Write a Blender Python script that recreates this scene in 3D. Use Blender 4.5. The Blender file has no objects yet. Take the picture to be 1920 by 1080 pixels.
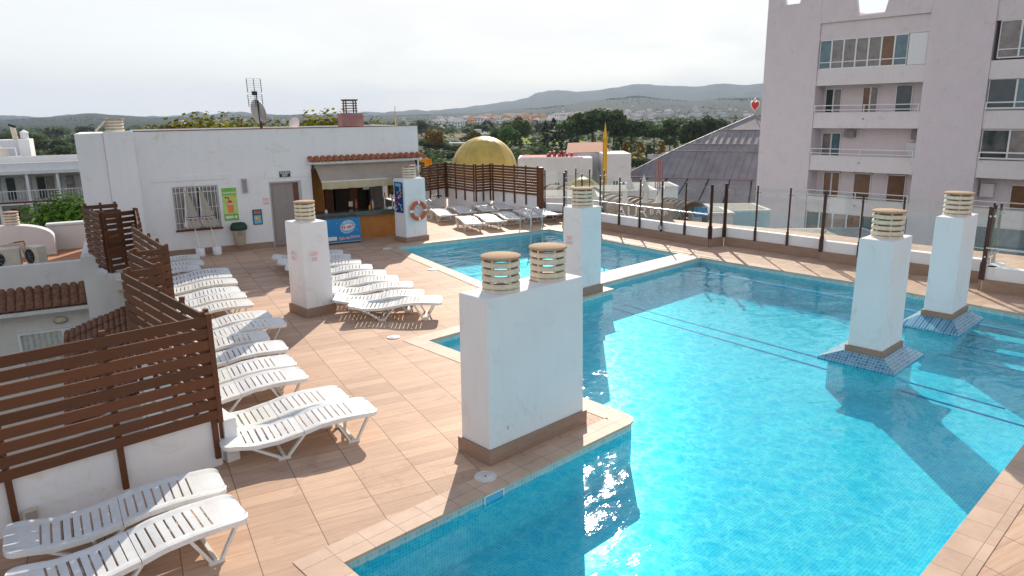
import bpy, bmesh, math, random
from mathutils import Vector, Matrix, noise
from mathutils.geometry import tessellate_polygon
R = math.radians
sc = bpy.context.scene
col = sc.collection
random.seed(7)

# ------------------------------------------------------------------ camera
F_PX, PITCH, ROLL, HEAD, CAMH = 1336.55, R(13.730), R(-0.845), R(46.877), 4.1
_cp, _sp = math.cos(PITCH), math.sin(PITCH)
_r, _u, _f = Vector((1, 0, 0)), Vector((0, _sp, _cp)), Vector((0, _cp, -_sp))
_c, _s = math.cos(ROLL), math.sin(ROLL)
def _tow(v):
    return Vector((math.sin(HEAD) * v.x + math.cos(HEAD) * v.y, -math.cos(HEAD) * v.x + math.sin(HEAD) * v.y, v.z))
CX, CY, CZ = _tow(_c * _r + _s * _u), _tow(-_s * _r + _c * _u), _tow(_f)
cam = bpy.data.objects.new('camera', bpy.data.cameras.new('camera'))
col.objects.link(cam)
cam.matrix_world = Matrix((
    (CX.x, CY.x, -CZ.x, 0), (CX.y, CY.y, -CZ.y, 0), (CX.z, CY.z, -CZ.z, CAMH), (0, 0, 0, 1)))
cam.data.lens = 36 * F_PX / 1920
cam.data.clip_start, cam.data.clip_end = 0.05, 30000
sc.camera = cam
def at(x, y, D):
    d = CX * ((x - 960) / F_PX) - CY * ((y - 540) / F_PX) + CZ
    return d * (D / math.hypot(d.x, d.y)) + Vector((0, 0, CAMH))
def onA(x, y, A):
    d = CX * ((x - 960) / F_PX) - CY * ((y - 540) / F_PX) + CZ
    return d * (A / d.x) + Vector((0, 0, CAMH))

# ------------------------------------------------------------------ light, sky, exposure
SUN_AZ, SUN_EL = R(42.2), R(28.2)
sd = bpy.data.lights.new('sun', 'SUN'); sd.energy = 4.6; sd.angle = R(0.5); sd.color = (1.0, 0.91, 0.79)
so = bpy.data.objects.new('sun', sd); col.objects.link(so)
sv = Vector((math.cos(SUN_AZ) * math.cos(SUN_EL), math.sin(SUN_AZ) * math.cos(SUN_EL), math.sin(SUN_EL)))
so.rotation_euler = sv.to_track_quat('Z', 'Y').to_euler(); so.location = sv * 60
w = bpy.data.worlds.new('World'); sc.world = w; w.use_nodes = True
nt = w.node_tree; nt.nodes.clear(); L = nt.links.new
sky = nt.nodes.new('ShaderNodeTexSky'); sky.sky_type = 'NISHITA'; sky.sun_disc = False
sky.sun_elevation = SUN_EL; sky.sun_rotation = math.pi / 2 - SUN_AZ
sky.air_density = 1.0; sky.dust_density = 0.4; sky.ozone_density = 1.4
bg = nt.nodes.new('ShaderNodeBackground'); bg.inputs[1].default_value = 0.145
wo = nt.nodes.new('ShaderNodeOutputWorld')
tc = nt.nodes.new('ShaderNodeTexCoord'); mp = nt.nodes.new('ShaderNodeMapping'); mp.inputs['Scale'].default_value = (1.0, 1.6, 5.0)
mp.inputs['Rotation'].default_value = (0.12, 0.05, 0.6)
cn = nt.nodes.new('ShaderNodeTexNoise'); cn.inputs['Scale'].default_value = 2.1; cn.inputs['Detail'].default_value = 7; cn.inputs['Roughness'].default_value = 0.55; cn.inputs['Distortion'].default_value = 0.5
cr = nt.nodes.new('ShaderNodeValToRGB'); cr.color_ramp.elements[0].position = 0.34; cr.color_ramp.elements[0].color = (0.80, 0.80, 0.80, 1); cr.color_ramp.elements[1].position = 0.58; cr.color_ramp.elements[1].color = (0.93, 0.93, 0.93, 1)
cm = nt.nodes.new('ShaderNodeMix'); cm.data_type = 'RGBA'; cm.inputs[7].default_value = (5.6, 5.7, 5.9, 1)
L(tc.outputs['Generated'], mp.inputs['Vector']); L(mp.outputs[0], cn.inputs['Vector']); L(cn.outputs['Fac'], cr.inputs[0])
# thin cloud lights up towards the sun
dt = nt.nodes.new('ShaderNodeVectorMath'); dt.operation = 'DOT_PRODUCT'; dt.inputs[1].default_value = sv; L(tc.outputs['Generated'], dt.inputs[0])
mr = nt.nodes.new('ShaderNodeMapRange'); mr.inputs['From Min'].default_value = 0.05; mr.inputs['From Max'].default_value = 0.95; mr.inputs['To Min'].default_value = 5.0; mr.inputs['To Max'].default_value = 5.3; L(dt.outputs['Value'], mr.inputs[0])
cc = nt.nodes.new('ShaderNodeMix'); cc.data_type = 'RGBA'; cc.blend_type = 'MULTIPLY'; cc.inputs[0].default_value = 1; cc.inputs[7].default_value = (1.0, 0.975, 0.94, 1); L(mr.outputs[0], cc.inputs[6]); L(cc.outputs[2], cm.inputs[7])
sz = nt.nodes.new('ShaderNodeSeparateXYZ'); L(tc.outputs['Generated'], sz.inputs[0])
fz_ = nt.nodes.new('ShaderNodeMapRange'); fz_.interpolation_type = 'SMOOTHSTEP'; fz_.inputs['From Min'].default_value = 0.36; fz_.inputs['From Max'].default_value = 0.8; fz_.inputs['To Min'].default_value = 1.0; fz_.inputs['To Max'].default_value = 0.12; L(sz.outputs[2], fz_.inputs[0])
fm = nt.nodes.new('ShaderNodeMath'); fm.operation = 'MULTIPLY'; L(cr.outputs[0], fm.inputs[0]); L(fz_.outputs[0], fm.inputs[1])
L(fm.outputs[0], cm.inputs[0]); L(sky.outputs[0], cm.inputs[6]); L(cm.outputs[2], bg.inputs[0]); L(bg.outputs[0], wo.inputs[0])
sc.view_settings.view_transform = 'Standard'; sc.view_settings.look = 'None'
sc.view_settings.exposure = 0.45; sc.view_settings.gamma = 1
sc.render.engine = 'CYCLES'
sc.cycles.max_bounces = 8; sc.cycles.transparent_max_bounces = 24; sc.cycles.volume_bounces = 0
sc.cycles.sample_clamp_indirect = 4

# ------------------------------------------------------------------ materials
class N:
    def __init__(s, name, rough=0.6, spec=0.4, metal=0.0, coords='Object', rot=0.0, loc=(0, 0, 0)):
        s.m = bpy.data.materials.new(name); s.m.use_nodes = True; s.t = s.m.node_tree
        s.b = s.t.nodes['Principled BSDF']; s.b.inputs['Roughness'].default_value = rough
        s.b.inputs['Specular IOR Level'].default_value = spec; s.b.inputs['Metallic'].default_value = metal
        s.tc = s.n('ShaderNodeTexCoord'); s.mp = s.n('ShaderNodeMapping')
        s.mp.inputs['Rotation'].default_value = (0, 0, rot); s.mp.inputs['Location'].default_value = loc
        s.l(s.tc.outputs[coords], s.mp.inputs['Vector']); s.v = s.mp.outputs[0]
    def n(s, t, **k):
        x = s.t.nodes.new(t)
        for a, b in k.items(): setattr(x, a, b)
        return x
    def l(s, a, b): s.t.links.new(a, b)
    def noise(s, scale, detail=4, rough=0.5, vec=None, stretch=None, dist=0):
        x = s.n('ShaderNodeTexNoise'); x.inputs['Scale'].default_value = scale; x.inputs['Detail'].default_value = detail
        x.inputs['Roughness'].default_value = rough; x.inputs['Distortion'].default_value = dist
        v = vec or s.v
        if stretch:
            m = s.n('ShaderNodeMapping'); m.inputs['Scale'].default_value = stretch; s.l(v, m.inputs['Vector']); v = m.outputs[0]
        s.l(v, x.inputs['Vector']); return x.outputs['Fac']
    def ramp(s, fac, stops):
        r = s.n('ShaderNodeValToRGB'); e = r.color_ramp.elements
        while len(e) < len(stops): e.new(0.5)
        for i, (p, c) in enumerate(stops): e[i].position = p; e[i].color = tuple(c) + (1,) if len(c) == 3 else c
        s.l(fac, r.inputs[0]); return r.outputs[0]
    def mix(s, fac, a, b, mode='MIX'):
        x = s.n('ShaderNodeMix', data_type='RGBA', blend_type=mode)
        for i, q in ((0, fac), (6, a), (7, b)):
            if isinstance(q, (int, float)): x.inputs[i].default_value = q
            elif isinstance(q, tuple): x.inputs[i].default_value = q + (1,)
            else: s.l(q, x.inputs[i])
        return x.outputs[2]
    def math(s, op, a, b=0.0):
        x = s.n('ShaderNodeMath', operation=op)
        for i, q in ((0, a), (1, b)):
            if isinstance(q, (int, float)): x.inputs[i].default_value = q
            else: s.l(q, x.inputs[i])
        return x.outputs[0]
    def color(s, c):
        if isinstance(c, tuple): s.b.inputs['Base Color'].default_value = c + (1,)
        else: s.l(c, s.b.inputs['Base Color'])
        return s
    def bump(s, h, strength=0.3, dist=0.01):
        x = s.n('ShaderNodeBump'); x.inputs['Strength'].default_value = strength; x.inputs['Distance'].default_value = dist
        s.l(h, x.inputs['Height']); s.l(x.outputs[0], s.b.inputs['Normal']); return s
    def brick(s, bw, rh, mortar, c1, c2, cm, offset=0.0, vec=None, smooth=0.1, bias=0.0):
        x = s.n('ShaderNodeTexBrick', offset=offset, squash=1.0)
        x.inputs['Scale'].default_value = 1; x.inputs['Brick Width'].default_value = bw; x.inputs['Row Height'].default_value = rh
        x.inputs['Mortar Size'].default_value = mortar; x.inputs['Mortar Smooth'].default_value = smooth; x.inputs['Bias'].default_value = bias
        for k, c in (('Color1', c1), ('Color2', c2), ('Mortar', cm)): x.inputs[k].default_value = c + (1,)
        s.l(vec or s.v, x.inputs['Vector']); return x

def simple(name, c, rough=0.5, spec=0.4, metal=0.0, var=0.12, scale=6.0, bump=0.0, bscale=60):
    a = N(name, rough, spec, metal)
    n1 = a.noise(scale, 5, 0.6)
    dark = tuple(x * (1 - var) for x in c); lite = tuple(min(1, x * (1 + var * 0.6)) for x in c)
    a.color(a.ramp(n1, [(0.3, dark), (0.7, lite)]))
    if bump: a.bump(a.noise(bscale, 4, 0.6), bump, 0.004)
    return a.m

def plaster(name, c, dirt=0.10, rough=0.85):
    a = N(name, rough, 0.25)
    n1 = a.noise(0.9, 6, 0.6); n2 = a.noise(2.2, 5, 0.65, stretch=(2.5, 2.5, 0.35)); n3 = a.noise(14, 3, 0.6)
    base = a.ramp(n1, [(0.3, tuple(x * (1 - dirt * 0.5) for x in c)), (0.65, c)])
    st = a.ramp(n2, [(0.25, (0.84 - dirt, 0.81 - dirt, 0.76 - dirt)), (0.50, (1, 1, 1))])
    f = a.mix(0.16, (1.0, 1.0, 1.0), st)
    n5 = a.noise(1.7, 7, 0.7, dist=1.2); pt = a.ramp(n5, [(0.34, (0.88, 0.86, 0.79)), (0.44, (1, 1, 1))])
    a.color(a.mix(0.8, a.mix(1.0, base, f, 'MULTIPLY'), pt, 'MULTIPLY'))
    a.bump(a.math('ADD', n3, a.noise(45, 3, 0.6)), 0.18, 0.006)
    return a.m

M = {}
M['white'] = plaster('white_plaster', (0.80, 0.80, 0.81))
M['white2'] = plaster('pale_plaster', (0.72, 0.70, 0.69), 0.14)
M['towerwall'] = plaster('tower_render', (0.78, 0.69, 0.72), 0.12)
M['towerpale'] = plaster('tower_parapet_render', (0.82, 0.75, 0.76), 0.10)
M['cream'] = simple('cream_concrete', (0.74, 0.64, 0.50), 0.85, 0.2, var=0.16, scale=12, bump=0.5, bscale=70)
M['cap'] = simple('rough_cap_concrete', (0.52, 0.365, 0.235), 0.95, 0.1, var=0.5, scale=55, bump=1.0, bscale=60)
a = N('white_plastic', 0.34, 0.5); oi = a.n('ShaderNodeObjectInfo'); pn = a.noise(3.5, 5, .65); pn2 = a.noise(30, 4, .7)
c = a.mix(1.0, a.ramp(pn, [(0.3, (0.73, 0.72, 0.68)), (0.6, (0.82, 0.82, 0.80))]), a.ramp(oi.outputs['Random'], [(0, (0.92, 0.91, 0.86)), (0.4, (1, 1, 1)), (1, (0.97, 0.98, 1.0))]), 'MULTIPLY')
a.color(a.mix(0.5, c, a.ramp(pn2, [(0.34, (0.82, 0.78, 0.70)), (0.46, (1, 1, 1))]), 'MULTIPLY')); M['plastic'] = a.m
M['legplastic'] = simple('leg_plastic', (0.74, 0.73, 0.69), 0.4, 0.45, var=0.09, scale=10)
M['metal'] = simple('steel', (0.62, 0.62, 0.63), 0.22, 0.5, 0.95, var=0.05)
M['alu'] = simple('brushed_aluminium', (0.60, 0.60, 0.60), 0.38, 0.5, 0.8, var=0.1, scale=30)
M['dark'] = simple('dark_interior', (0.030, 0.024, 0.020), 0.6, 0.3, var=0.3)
M['black'] = simple('black_plastic', (0.02, 0.02, 0.022), 0.45, 0.4)
M['orange'] = simple('orange_stucco', (0.52, 0.23, 0.065), 0.85, 0.2, var=0.16, scale=3, bump=0.2)
M['counter'] = simple('grey_green_counter', (0.085, 0.10, 0.10), 0.25, 0.5, var=0.2)
M['canvas'] = simple('taupe_canvas', (0.40, 0.33, 0.27), 0.9, 0.1, var=0.10, scale=2.5)
M['valance'] = simple('beige_canvas', (0.50, 0.42, 0.28), 0.9, 0.1, var=0.12, scale=3)
M['terracotta'] = simple('terracotta', (0.36, 0.135, 0.075), 0.85, 0.2, var=0.4, scale=9, bump=0.4)
M['oldtile'] = simple('weathered_clay', (0.24, 0.12, 0.075), 0.9, 0.15, var=0.5, scale=14, bump=0.5)
M['redterrace'] = simple('terracotta_floor', (0.50, 0.235, 0.13), 0.85, 0.2, var=0.2, scale=5)
M['redwall'] = simple('brick_red_paint', (0.36, 0.19, 0.18), 0.8, 0.2, var=0.15)
M['bluefz'] = simple('freezer_blue', (0.005, 0.21, 0.50), 0.35, 0.5, var=0.05)
M['white_paint'] = simple('white_paint', (0.82, 0.82, 0.82), 0.5, 0.4, var=0.03)
M['ltblue'] = simple('light_blue_print', (0.13, 0.50, 0.74), 0.5, 0.4)
M['navy'] = simple('navy_print', (0.01, 0.05, 0.22), 0.5, 0.4)
M['red'] = simple('red_print', (0.60, 0.03, 0.03), 0.5, 0.4)
M['pink'] = simple('faded_pink_print', (0.78, 0.46, 0.46), 0.7, 0.2, var=0.3, scale=40)
M['paper'] = simple('white_paper', (0.80, 0.78, 0.78), 0.7, 0.2)
M['green_print'] = simple('green_print', (0.20, 0.48, 0.08), 0.5, 0.3, var=0.2, scale=3)
M['lime_print'] = simple('lime_print', (0.48, 0.68, 0.20), 0.5, 0.3, var=0.2, scale=3)
M['orange_print'] = simple('orange_print', (0.80, 0.25, 0.09), 0.5, 0.3)
M['yellow_print'] = simple('yellow_print', (0.80, 0.50, 0.05), 0.5, 0.3)
M['exitgreen'] = simple('exit_green', (0.01, 0.07, 0.035), 0.5, 0.3)
M['bin'] = simple('beige_bin_plastic', (0.42, 0.36, 0.27), 0.5, 0.4)
M['bingreen'] = simple('dark_green_plastic', (0.012, 0.045, 0.03), 0.45, 0.4)
M['parasol'] = simple('taupe_parasol_cloth', (0.42, 0.37, 0.31), 0.9, 0.1, var=0.12, scale=12)
M['parasolw'] = simple('white_parasol_cloth', (0.74, 0.73, 0.71), 0.9, 0.1)
M['buoy'] = simple('orange_buoy_shell', (0.55, 0.11, 0.035), 0.5, 0.4)
M['curtain'] = simple('pale_curtain', (0.56, 0.57, 0.55), 0.9, 0.1, var=0.2, scale=9)
M['door'] = simple('grey_taupe_door', (0.30, 0.26, 0.25), 0.5, 0.4, var=0.08)
M['greyframe'] = simple('grey_frame_metal', (0.42, 0.40, 0.40), 0.4, 0.5, 0.3)
M['redsill'] = simple('red_clay_sill', (0.20, 0.045, 0.035), 0.8, 0.2)
M['gold'] = simple('gold_dome_paint', (0.62, 0.43, 0.10), 0.42, 0.5, 0.25, var=0.22, scale=1.2)
M['goldpole'] = simple('yellow_gold_paint', (0.72, 0.38, 0.005), 0.35, 0.5, 0.1, var=0.08)
M['wooddoor'] = simple('ochre_wood', (0.34, 0.20, 0.09), 0.6, 0.3, var=0.25, scale=9)
M['brownshutter'] = simple('brown_shutter', (0.17, 0.075, 0.045), 0.7, 0.3, var=0.2)
M['beigearch'] = simple('beige_canopy_cloth', (0.33, 0.26, 0.20), 0.9, 0.15, var=0.25, scale=2)
M['asphalt'] = simple('asphalt', (0.07, 0.07, 0.07), 0.9, 0.2)
M['roofgravel'] = simple('roof_gravel', (0.40, 0.37, 0.32), 0.95, 0.1, var=0.3, scale=5)
M['carp'] = simple('car_paint_white', (0.75, 0.75, 0.76), 0.25, 0.5)
M['bark'] = simple('bark', (0.10, 0.075, 0.05), 0.95, 0.1, var=0.3, scale=3)
M['nb_pink'] = simple('rosy_floor', (0.45, 0.10, 0.10), 0.8, 0.2)
M['orangecloth'] = simple('orange_canopy_cloth', (0.80, 0.36, 0.02), 0.8, 0.1)
M['acbeige'] = simple('ac_case_beige', (0.60, 0.52, 0.42), 0.5, 0.4)
M['grout'] = simple('pale_grout', (0.55, 0.60, 0.58), 0.8, 0.2)
M['darkblue'] = simple('dark_blue_mosaic', (0.03, 0.12, 0.42), 0.4, 0.4)
M['paleblue'] = plaster('pale_blue_plaster', (0.36, 0.47, 0.52), 0.1)
M['postpaint'] = simple('dark_brown_paint', (0.060, 0.026, 0.018), 0.5, 0.4, var=.2)
M['drain'] = simple('offwhite_lid', (0.70, 0.67, 0.62), 0.5, 0.4)

a = N('brown_composite', 0.62, 0.3)
gr = a.noise(3, 6, 0.6, stretch=(1.5, 1.5, 40)); g2 = a.noise(1.1, 3)
ge = a.n('ShaderNodeNewGeometry'); ri = a.ramp(ge.outputs['Random Per Island'], [(0, (0.78, 0.78, 0.80)), (1, (1.25, 1.2, 1.15))])
a.color(a.mix(1.0, a.mix(g2, a.ramp(gr, [(0.3, (0.085, 0.030, 0.013)), (0.7, (0.150, 0.060, 0.026))]), (0.12, 0.048, 0.023)), ri, 'MULTIPLY'))
a.bump(gr, 0.15, 0.003); M['wood'] = a.m

# deck planks 0.65 x 0.218 laid on the -15 degree grid
a = N('deck_tiles', 0.5, 0.35, rot=0)
rot = a.n('ShaderNodeVectorRotate', rotation_type='Z_AXIS'); rot.inputs['Angle'].default_value = R(15)
a.l(a.v, rot.inputs['Vector'])
off = a.n('ShaderNodeMapping'); off.inputs['Location'].default_value = (-0.66 + 6.5, -7.05 + 21.8, 0); a.l(rot.outputs[0], off.inputs['Vector'])
bv = off.outputs[0]
br = a.brick(0.65, 0.218, 0.0028, (0.64, 0.435, 0.305), (0.51, 0.34, 0.24), (0.33, 0.22, 0.155), 0.0, bv, 0.2)
gr = a.noise(2.2, 6, 0.62, bv, (0.8, 9, 1)); g2 = a.noise(0.55, 4, 0.6, bv); g3 = a.noise(26, 4, 0.7, bv)
c = a.mix(0.55, br.outputs['Color'], a.ramp(gr, [(0.28, (0.72, 0.68, 0.66)), (0.62, (1.12, 1.10, 1.08))]), 'MULTIPLY')
c = a.mix(0.5, c, a.ramp(g2, [(0.3, (0.80, 0.78, 0.76)), (0.65, (1.08, 1.06, 1.04))]), 'MULTIPLY')
# wide joints between the plank columns
sx = a.n('ShaderNodeSeparateXYZ'); a.l(bv, sx.inputs[0])
fx = a.math('FRACT', a.math('DIVIDE', sx.outputs[0], 0.65)); jd = a.math('MINIMUM', fx, a.math('SUBTRACT', 1.0, fx))
jm = a.math('LESS_THAN', jd, 0.0075)
g5 = a.noise(1.1, 7, 0.72, dist=1.5); c = a.mix(0.7, c, a.ramp(g5, [(0.33, (0.80, 0.76, 0.72)), (0.43, (1, 1, 1))]), 'MULTIPLY')
c = a.mix(jm, c, (0.22, 0.145, 0.105)); a.color(c)
a.l(a.ramp(g3, [(0.3, (0.55,) * 3), (0.7, (0.75,) * 3)]), a.b.inputs['Roughness']); a.b.inputs['Specular IOR Level'].default_value = 0.15
a.bump(a.math('ADD', a.math('MULTIPLY', br.outputs['Fac'], -1.0), a.math('MULTIPLY', gr, 0.25)), 0.35, 0.004)
M['deck'] = a.m

a = N('coping_tiles', 0.6, 0.25)
off = a.n('ShaderNodeMapping'); off.inputs['Location'].default_value = (-2.51 + 7.1, 0.07 + 7.1, 0); a.l(a.v, off.inputs['Vector'])
br = a.brick(0.355, 0.355, 0.0035, (0.62, 0.44, 0.325), (0.53, 0.37, 0.27), (0.25, 0.17, 0.12), 0.0, off.outputs[0], 0.2)
g2 = a.noise(2.4, 6, 0.65); g3 = a.noise(7, 5, 0.7)
c = a.mix(0.6, br.outputs['Color'], a.ramp(g2, [(0.3, (0.78, 0.74, 0.70)), (0.6, (1.1, 1.08, 1.06))]), 'MULTIPLY')
c = a.mix(0.5, c, a.ramp(g3, [(0.26, (0.62, 0.50, 0.40)), (0.40, (1, 1, 1))]), 'MULTIPLY')
a.color(c); a.bump(a.math('MULTIPLY', br.outputs['Fac'], -1.0), 0.4, 0.004); M['coping'] = a.m
M['copingpale'] = simple('pale_stone_coping', (0.66, 0.60, 0.53), 0.6, 0.3, var=0.16, scale=5, bump=0.2)

a = N('plinth_tiles', 0.55, 0.35)
wv = a.noise(2, 5, 0.6, stretch=(1, 1, 12)); sx = a.n('ShaderNodeSeparateXYZ'); a.l(a.v, sx.inputs[0])
fx = a.math('FRACT', a.math('DIVIDE', a.math('ADD', a.math('ADD', sx.outputs[0], sx.outputs[1]), 30.0), 0.65))
jm = a.math('LESS_THAN', fx, 0.006)
a.color(a.mix(jm, a.ramp(wv, [(0.3, (0.27, 0.18, 0.13)), (0.7, (0.36, 0.245, 0.18))]), (0.15, 0.11, 0.09))); M['plinth'] = a.m

def mosaic(name, c1, c2, grout, size=0.025, rough=0.25):
    a = N(name, rough, 0.5)
    # box mapping by normal so walls and floors both carry square tiles
    geo = a.n('ShaderNodeNewGeometry'); sx = a.n('ShaderNodeSeparateXYZ'); a.l(a.tc.outputs['Object'], sx.inputs[0])
    sn = a.n('ShaderNodeSeparateXYZ'); a.l(geo.outputs['Normal'], sn.inputs[0])
    isx = a.math('GREATER_THAN', a.math('ABSOLUTE', sn.outputs[0]), a.math('ABSOLUTE', sn.outputs[1]))
    flat = a.math('GREATER_THAN', a.math('ABSOLUTE', sn.outputs[2]), 0.92)
    c = a.n('ShaderNodeCombineXYZ')
    ux = a.math('ADD', a.math('MULTIPLY', sx.outputs[1], isx), a.math('MULTIPLY', sx.outputs[0], a.math('SUBTRACT', 1.0, isx)))
    slp = a.math('SQRT', a.math('MAXIMUM', 0.05, a.math('SUBTRACT', 1.0, a.math('MULTIPLY', sn.outputs[2], sn.outputs[2]))))
    uy = a.math('ADD', a.math('MULTIPLY', sx.outputs[1], flat), a.math('MULTIPLY', a.math('DIVIDE', sx.outputs[2], slp), a.math('SUBTRACT', 1.0, flat)))
    a.l(a.math('ADD', ux, 20.0), c.inputs[0]); a.l(a.math('ADD', uy, 20.0), c.inputs[1])
    br = a.brick(size, size, size * 0.07, c1, c2, grout, 0.0, c.outputs[0], 0.1)
    n1 = a.noise(1.3, 4)
    a.color(a.mix(0.35, br.outputs['Color'], a.ramp(n1, [(0.3, (0.8, 0.86, 0.9)), (0.7, (1.1, 1.06, 1.04))]), 'MULTIPLY'))
    return a.m
M['mosaic'] = mosaic('pool_mosaic', (0.15, 0.52, 0.64), (0.34, 0.65, 0.73), (0.64, 0.78, 0.82), 0.04)
M['band'] = mosaic('waterline_mosaic', (0.22, 0.50, 0.55), (0.42, 0.62, 0.60), (0.66, 0.68, 0.62), 0.05)
M['island'] = mosaic('island_mosaic', (0.03, 0.18, 0.33), (0.12, 0.35, 0.47), (0.46, 0.54, 0.56), 0.055)

# water: clear tinted layer, rippled mirror on top; caustic net painted into the tint
wm = bpy.data.materials.new('pool_water'); wm.use_nodes = True; t = wm.node_tree; t.nodes.clear(); L = t.links.new
tc = t.nodes.new('ShaderNodeTexCoord')
def wn(scale, detail, rough=0.5, st=(1, 1, 1), rz=0.0, dist=0.0):
    m = t.nodes.new('ShaderNodeMapping'); m.inputs['Scale'].default_value = st; m.inputs['Rotation'].default_value = (0, 0, rz)
    L(tc.outputs['Object'], m.inputs[0]); n = t.nodes.new('ShaderNodeTexNoise'); n.inputs['Scale'].default_value = scale
    n.inputs['Detail'].default_value = detail; n.inputs['Roughness'].default_value = rough; n.inputs['Distortion'].default_value = dist
    L(m.outputs[0], n.inputs['Vector']); return n.outputs['Fac']
def wmath(op, a_, b_=0.0, c_=None):
    x = t.nodes.new('ShaderNodeMath'); x.operation = op
    for i, q in enumerate((a_, b_) if c_ is None else (a_, b_, c_)):
        if isinstance(q, (int, float)): x.inputs[i].default_value = q
        else: L(q, x.inputs[i])
    return x.outputs[0]
h = wmath('ADD', wmath('MULTIPLY', wn(1.1, 2, 0.5, (1, 1.6, 1), 0.7, 0.6), 0.66), wmath('MULTIPLY', wn(5.5, 3, 0.55, (1, 1.9, 1), 0.4, 0.8), 0.075))
h = wmath('ADD', h, wmath('MULTIPLY', wn(17, 2, 0.5, (1, 1.5, 1), 1.1, 0.5), 0.011))
bp = t.nodes.new('ShaderNodeBump'); bp.inputs['Strength'].default_value = 1.0; bp.inputs['Distance'].default_value = 0.06; L(h, bp.inputs['Height'])
gl = t.nodes.new('ShaderNodeBsdfGlossy'); gl.inputs['Roughness'].default_value = 0.045; L(bp.outputs[0], gl.inputs['Normal'])
# caustic light pattern painted into the transparent colour, independent of the ripples
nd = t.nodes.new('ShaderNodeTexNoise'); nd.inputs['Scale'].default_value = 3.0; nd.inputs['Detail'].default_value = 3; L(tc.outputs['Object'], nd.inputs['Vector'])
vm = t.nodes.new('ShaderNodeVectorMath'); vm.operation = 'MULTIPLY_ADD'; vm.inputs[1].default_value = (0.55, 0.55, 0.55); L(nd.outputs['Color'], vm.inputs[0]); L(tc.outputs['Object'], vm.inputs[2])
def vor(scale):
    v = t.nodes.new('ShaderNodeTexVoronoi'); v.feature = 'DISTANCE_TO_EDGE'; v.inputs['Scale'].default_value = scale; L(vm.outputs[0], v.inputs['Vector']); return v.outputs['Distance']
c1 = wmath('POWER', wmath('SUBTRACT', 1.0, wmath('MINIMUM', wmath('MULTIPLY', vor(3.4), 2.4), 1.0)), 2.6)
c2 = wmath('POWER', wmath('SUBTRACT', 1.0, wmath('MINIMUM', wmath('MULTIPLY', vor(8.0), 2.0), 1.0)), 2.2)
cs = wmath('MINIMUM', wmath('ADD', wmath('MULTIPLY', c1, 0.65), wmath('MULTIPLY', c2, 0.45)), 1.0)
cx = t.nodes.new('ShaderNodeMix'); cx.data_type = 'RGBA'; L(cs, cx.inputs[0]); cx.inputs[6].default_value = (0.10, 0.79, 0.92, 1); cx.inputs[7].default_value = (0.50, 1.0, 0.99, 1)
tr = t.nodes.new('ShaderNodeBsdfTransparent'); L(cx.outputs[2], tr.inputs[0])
lw = t.nodes.new('ShaderNodeLayerWeight'); lw.inputs['Blend'].default_value = 0.5; L(bp.outputs[0], lw.inputs['Normal'])
frv = wmath('ADD', wmath('MULTIPLY', wmath('POWER', lw.outputs['Facing'], 5.0), 0.95), 0.02)
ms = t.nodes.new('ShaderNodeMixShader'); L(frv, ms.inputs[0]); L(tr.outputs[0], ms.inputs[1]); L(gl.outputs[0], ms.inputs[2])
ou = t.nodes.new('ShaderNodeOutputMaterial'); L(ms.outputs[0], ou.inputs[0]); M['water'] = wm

def glassmat(name, tint=(0.90, 0.95, 0.94), ior=1.45, rough=0.02, dirt=0.0):
    m = bpy.data.materials.new(name); m.use_nodes = True; t = m.node_tree; t.nodes.clear()
    tr = t.nodes.new('ShaderNodeBsdfTransparent'); tr.inputs[0].default_value = tint + (1,)
    gl = t.nodes.new('ShaderNodeBsdfGlossy'); gl.inputs['Roughness'].default_value = rough
    lw = t.nodes.new('ShaderNodeLayerWeight'); lw.inputs['Blend'].default_value = 0.5
    pw = t.nodes.new('ShaderNodeMath'); pw.operation = 'POWER'; pw.inputs[1].default_value = 5.0; t.links.new(lw.outputs['Facing'], pw.inputs[0])
    fr = t.nodes.new('ShaderNodeMath'); fr.operation = 'MULTIPLY_ADD'; fr.inputs[1].default_value = 0.95; fr.inputs[2].default_value = 0.04; t.links.new(pw.outputs[0], fr.inputs[0])
    ms = t.nodes.new('ShaderNodeMixShader'); t.links.new(fr.outputs[0], ms.inputs[0]); t.links.new(tr.outputs[0], ms.inputs[1]); t.links.new(gl.outputs[0], ms.inputs[2])
    last = ms
    if dirt:
        df = t.nodes.new('ShaderNodeBsdfDiffuse'); df.inputs[0].default_value = (0.7, 0.7, 0.7, 1)
        tc = t.nodes.new('ShaderNodeTexCoord'); nz = t.nodes.new('ShaderNodeTexNoise'); nz.inputs['Scale'].default_value = 2.0; nz.inputs['Detail'].default_value = 6
        mr = t.nodes.new('ShaderNodeMapRange'); mr.inputs['From Min'].default_value = 0.4; mr.inputs['From Max'].default_value = 0.75; mr.inputs['To Min'].default_value = dirt * 0.3; mr.inputs['To Max'].default_value = dirt
        t.links.new(tc.outputs['Object'], nz.inputs['Vector']); t.links.new(nz.outputs['Fac'], mr.inputs[0])
        m2 = t.nodes.new('ShaderNodeMixShader'); t.links.new(mr.outputs[0], m2.inputs[0]); t.links.new(ms.outputs[0], m2.inputs[1]); t.links.new(df.outputs[0], m2.inputs[2]); last = m2
    ou = t.nodes.new('ShaderNodeOutputMaterial'); t.links.new(last.outputs[0], ou.inputs[0]); return m
M['glass'] = glassmat('balustrade_glass', (0.955, 0.985, 0.98), 1.40, 0.02, 0.06)
M['pane'] = simple('dark_window_glass', (0.03, 0.045, 0.055), 0.06, 0.8, var=0.4, scale=1.5)
M['paneblue'] = simple('blue_window_glass', (0.10, 0.18, 0.22), 0.06, 0.8, var=0.4, scale=1.5)
M['panecurtain'] = simple('curtained_window_glass', (0.25, 0.22, 0.21), 0.15, 0.6, var=0.35, scale=2.5)
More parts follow.
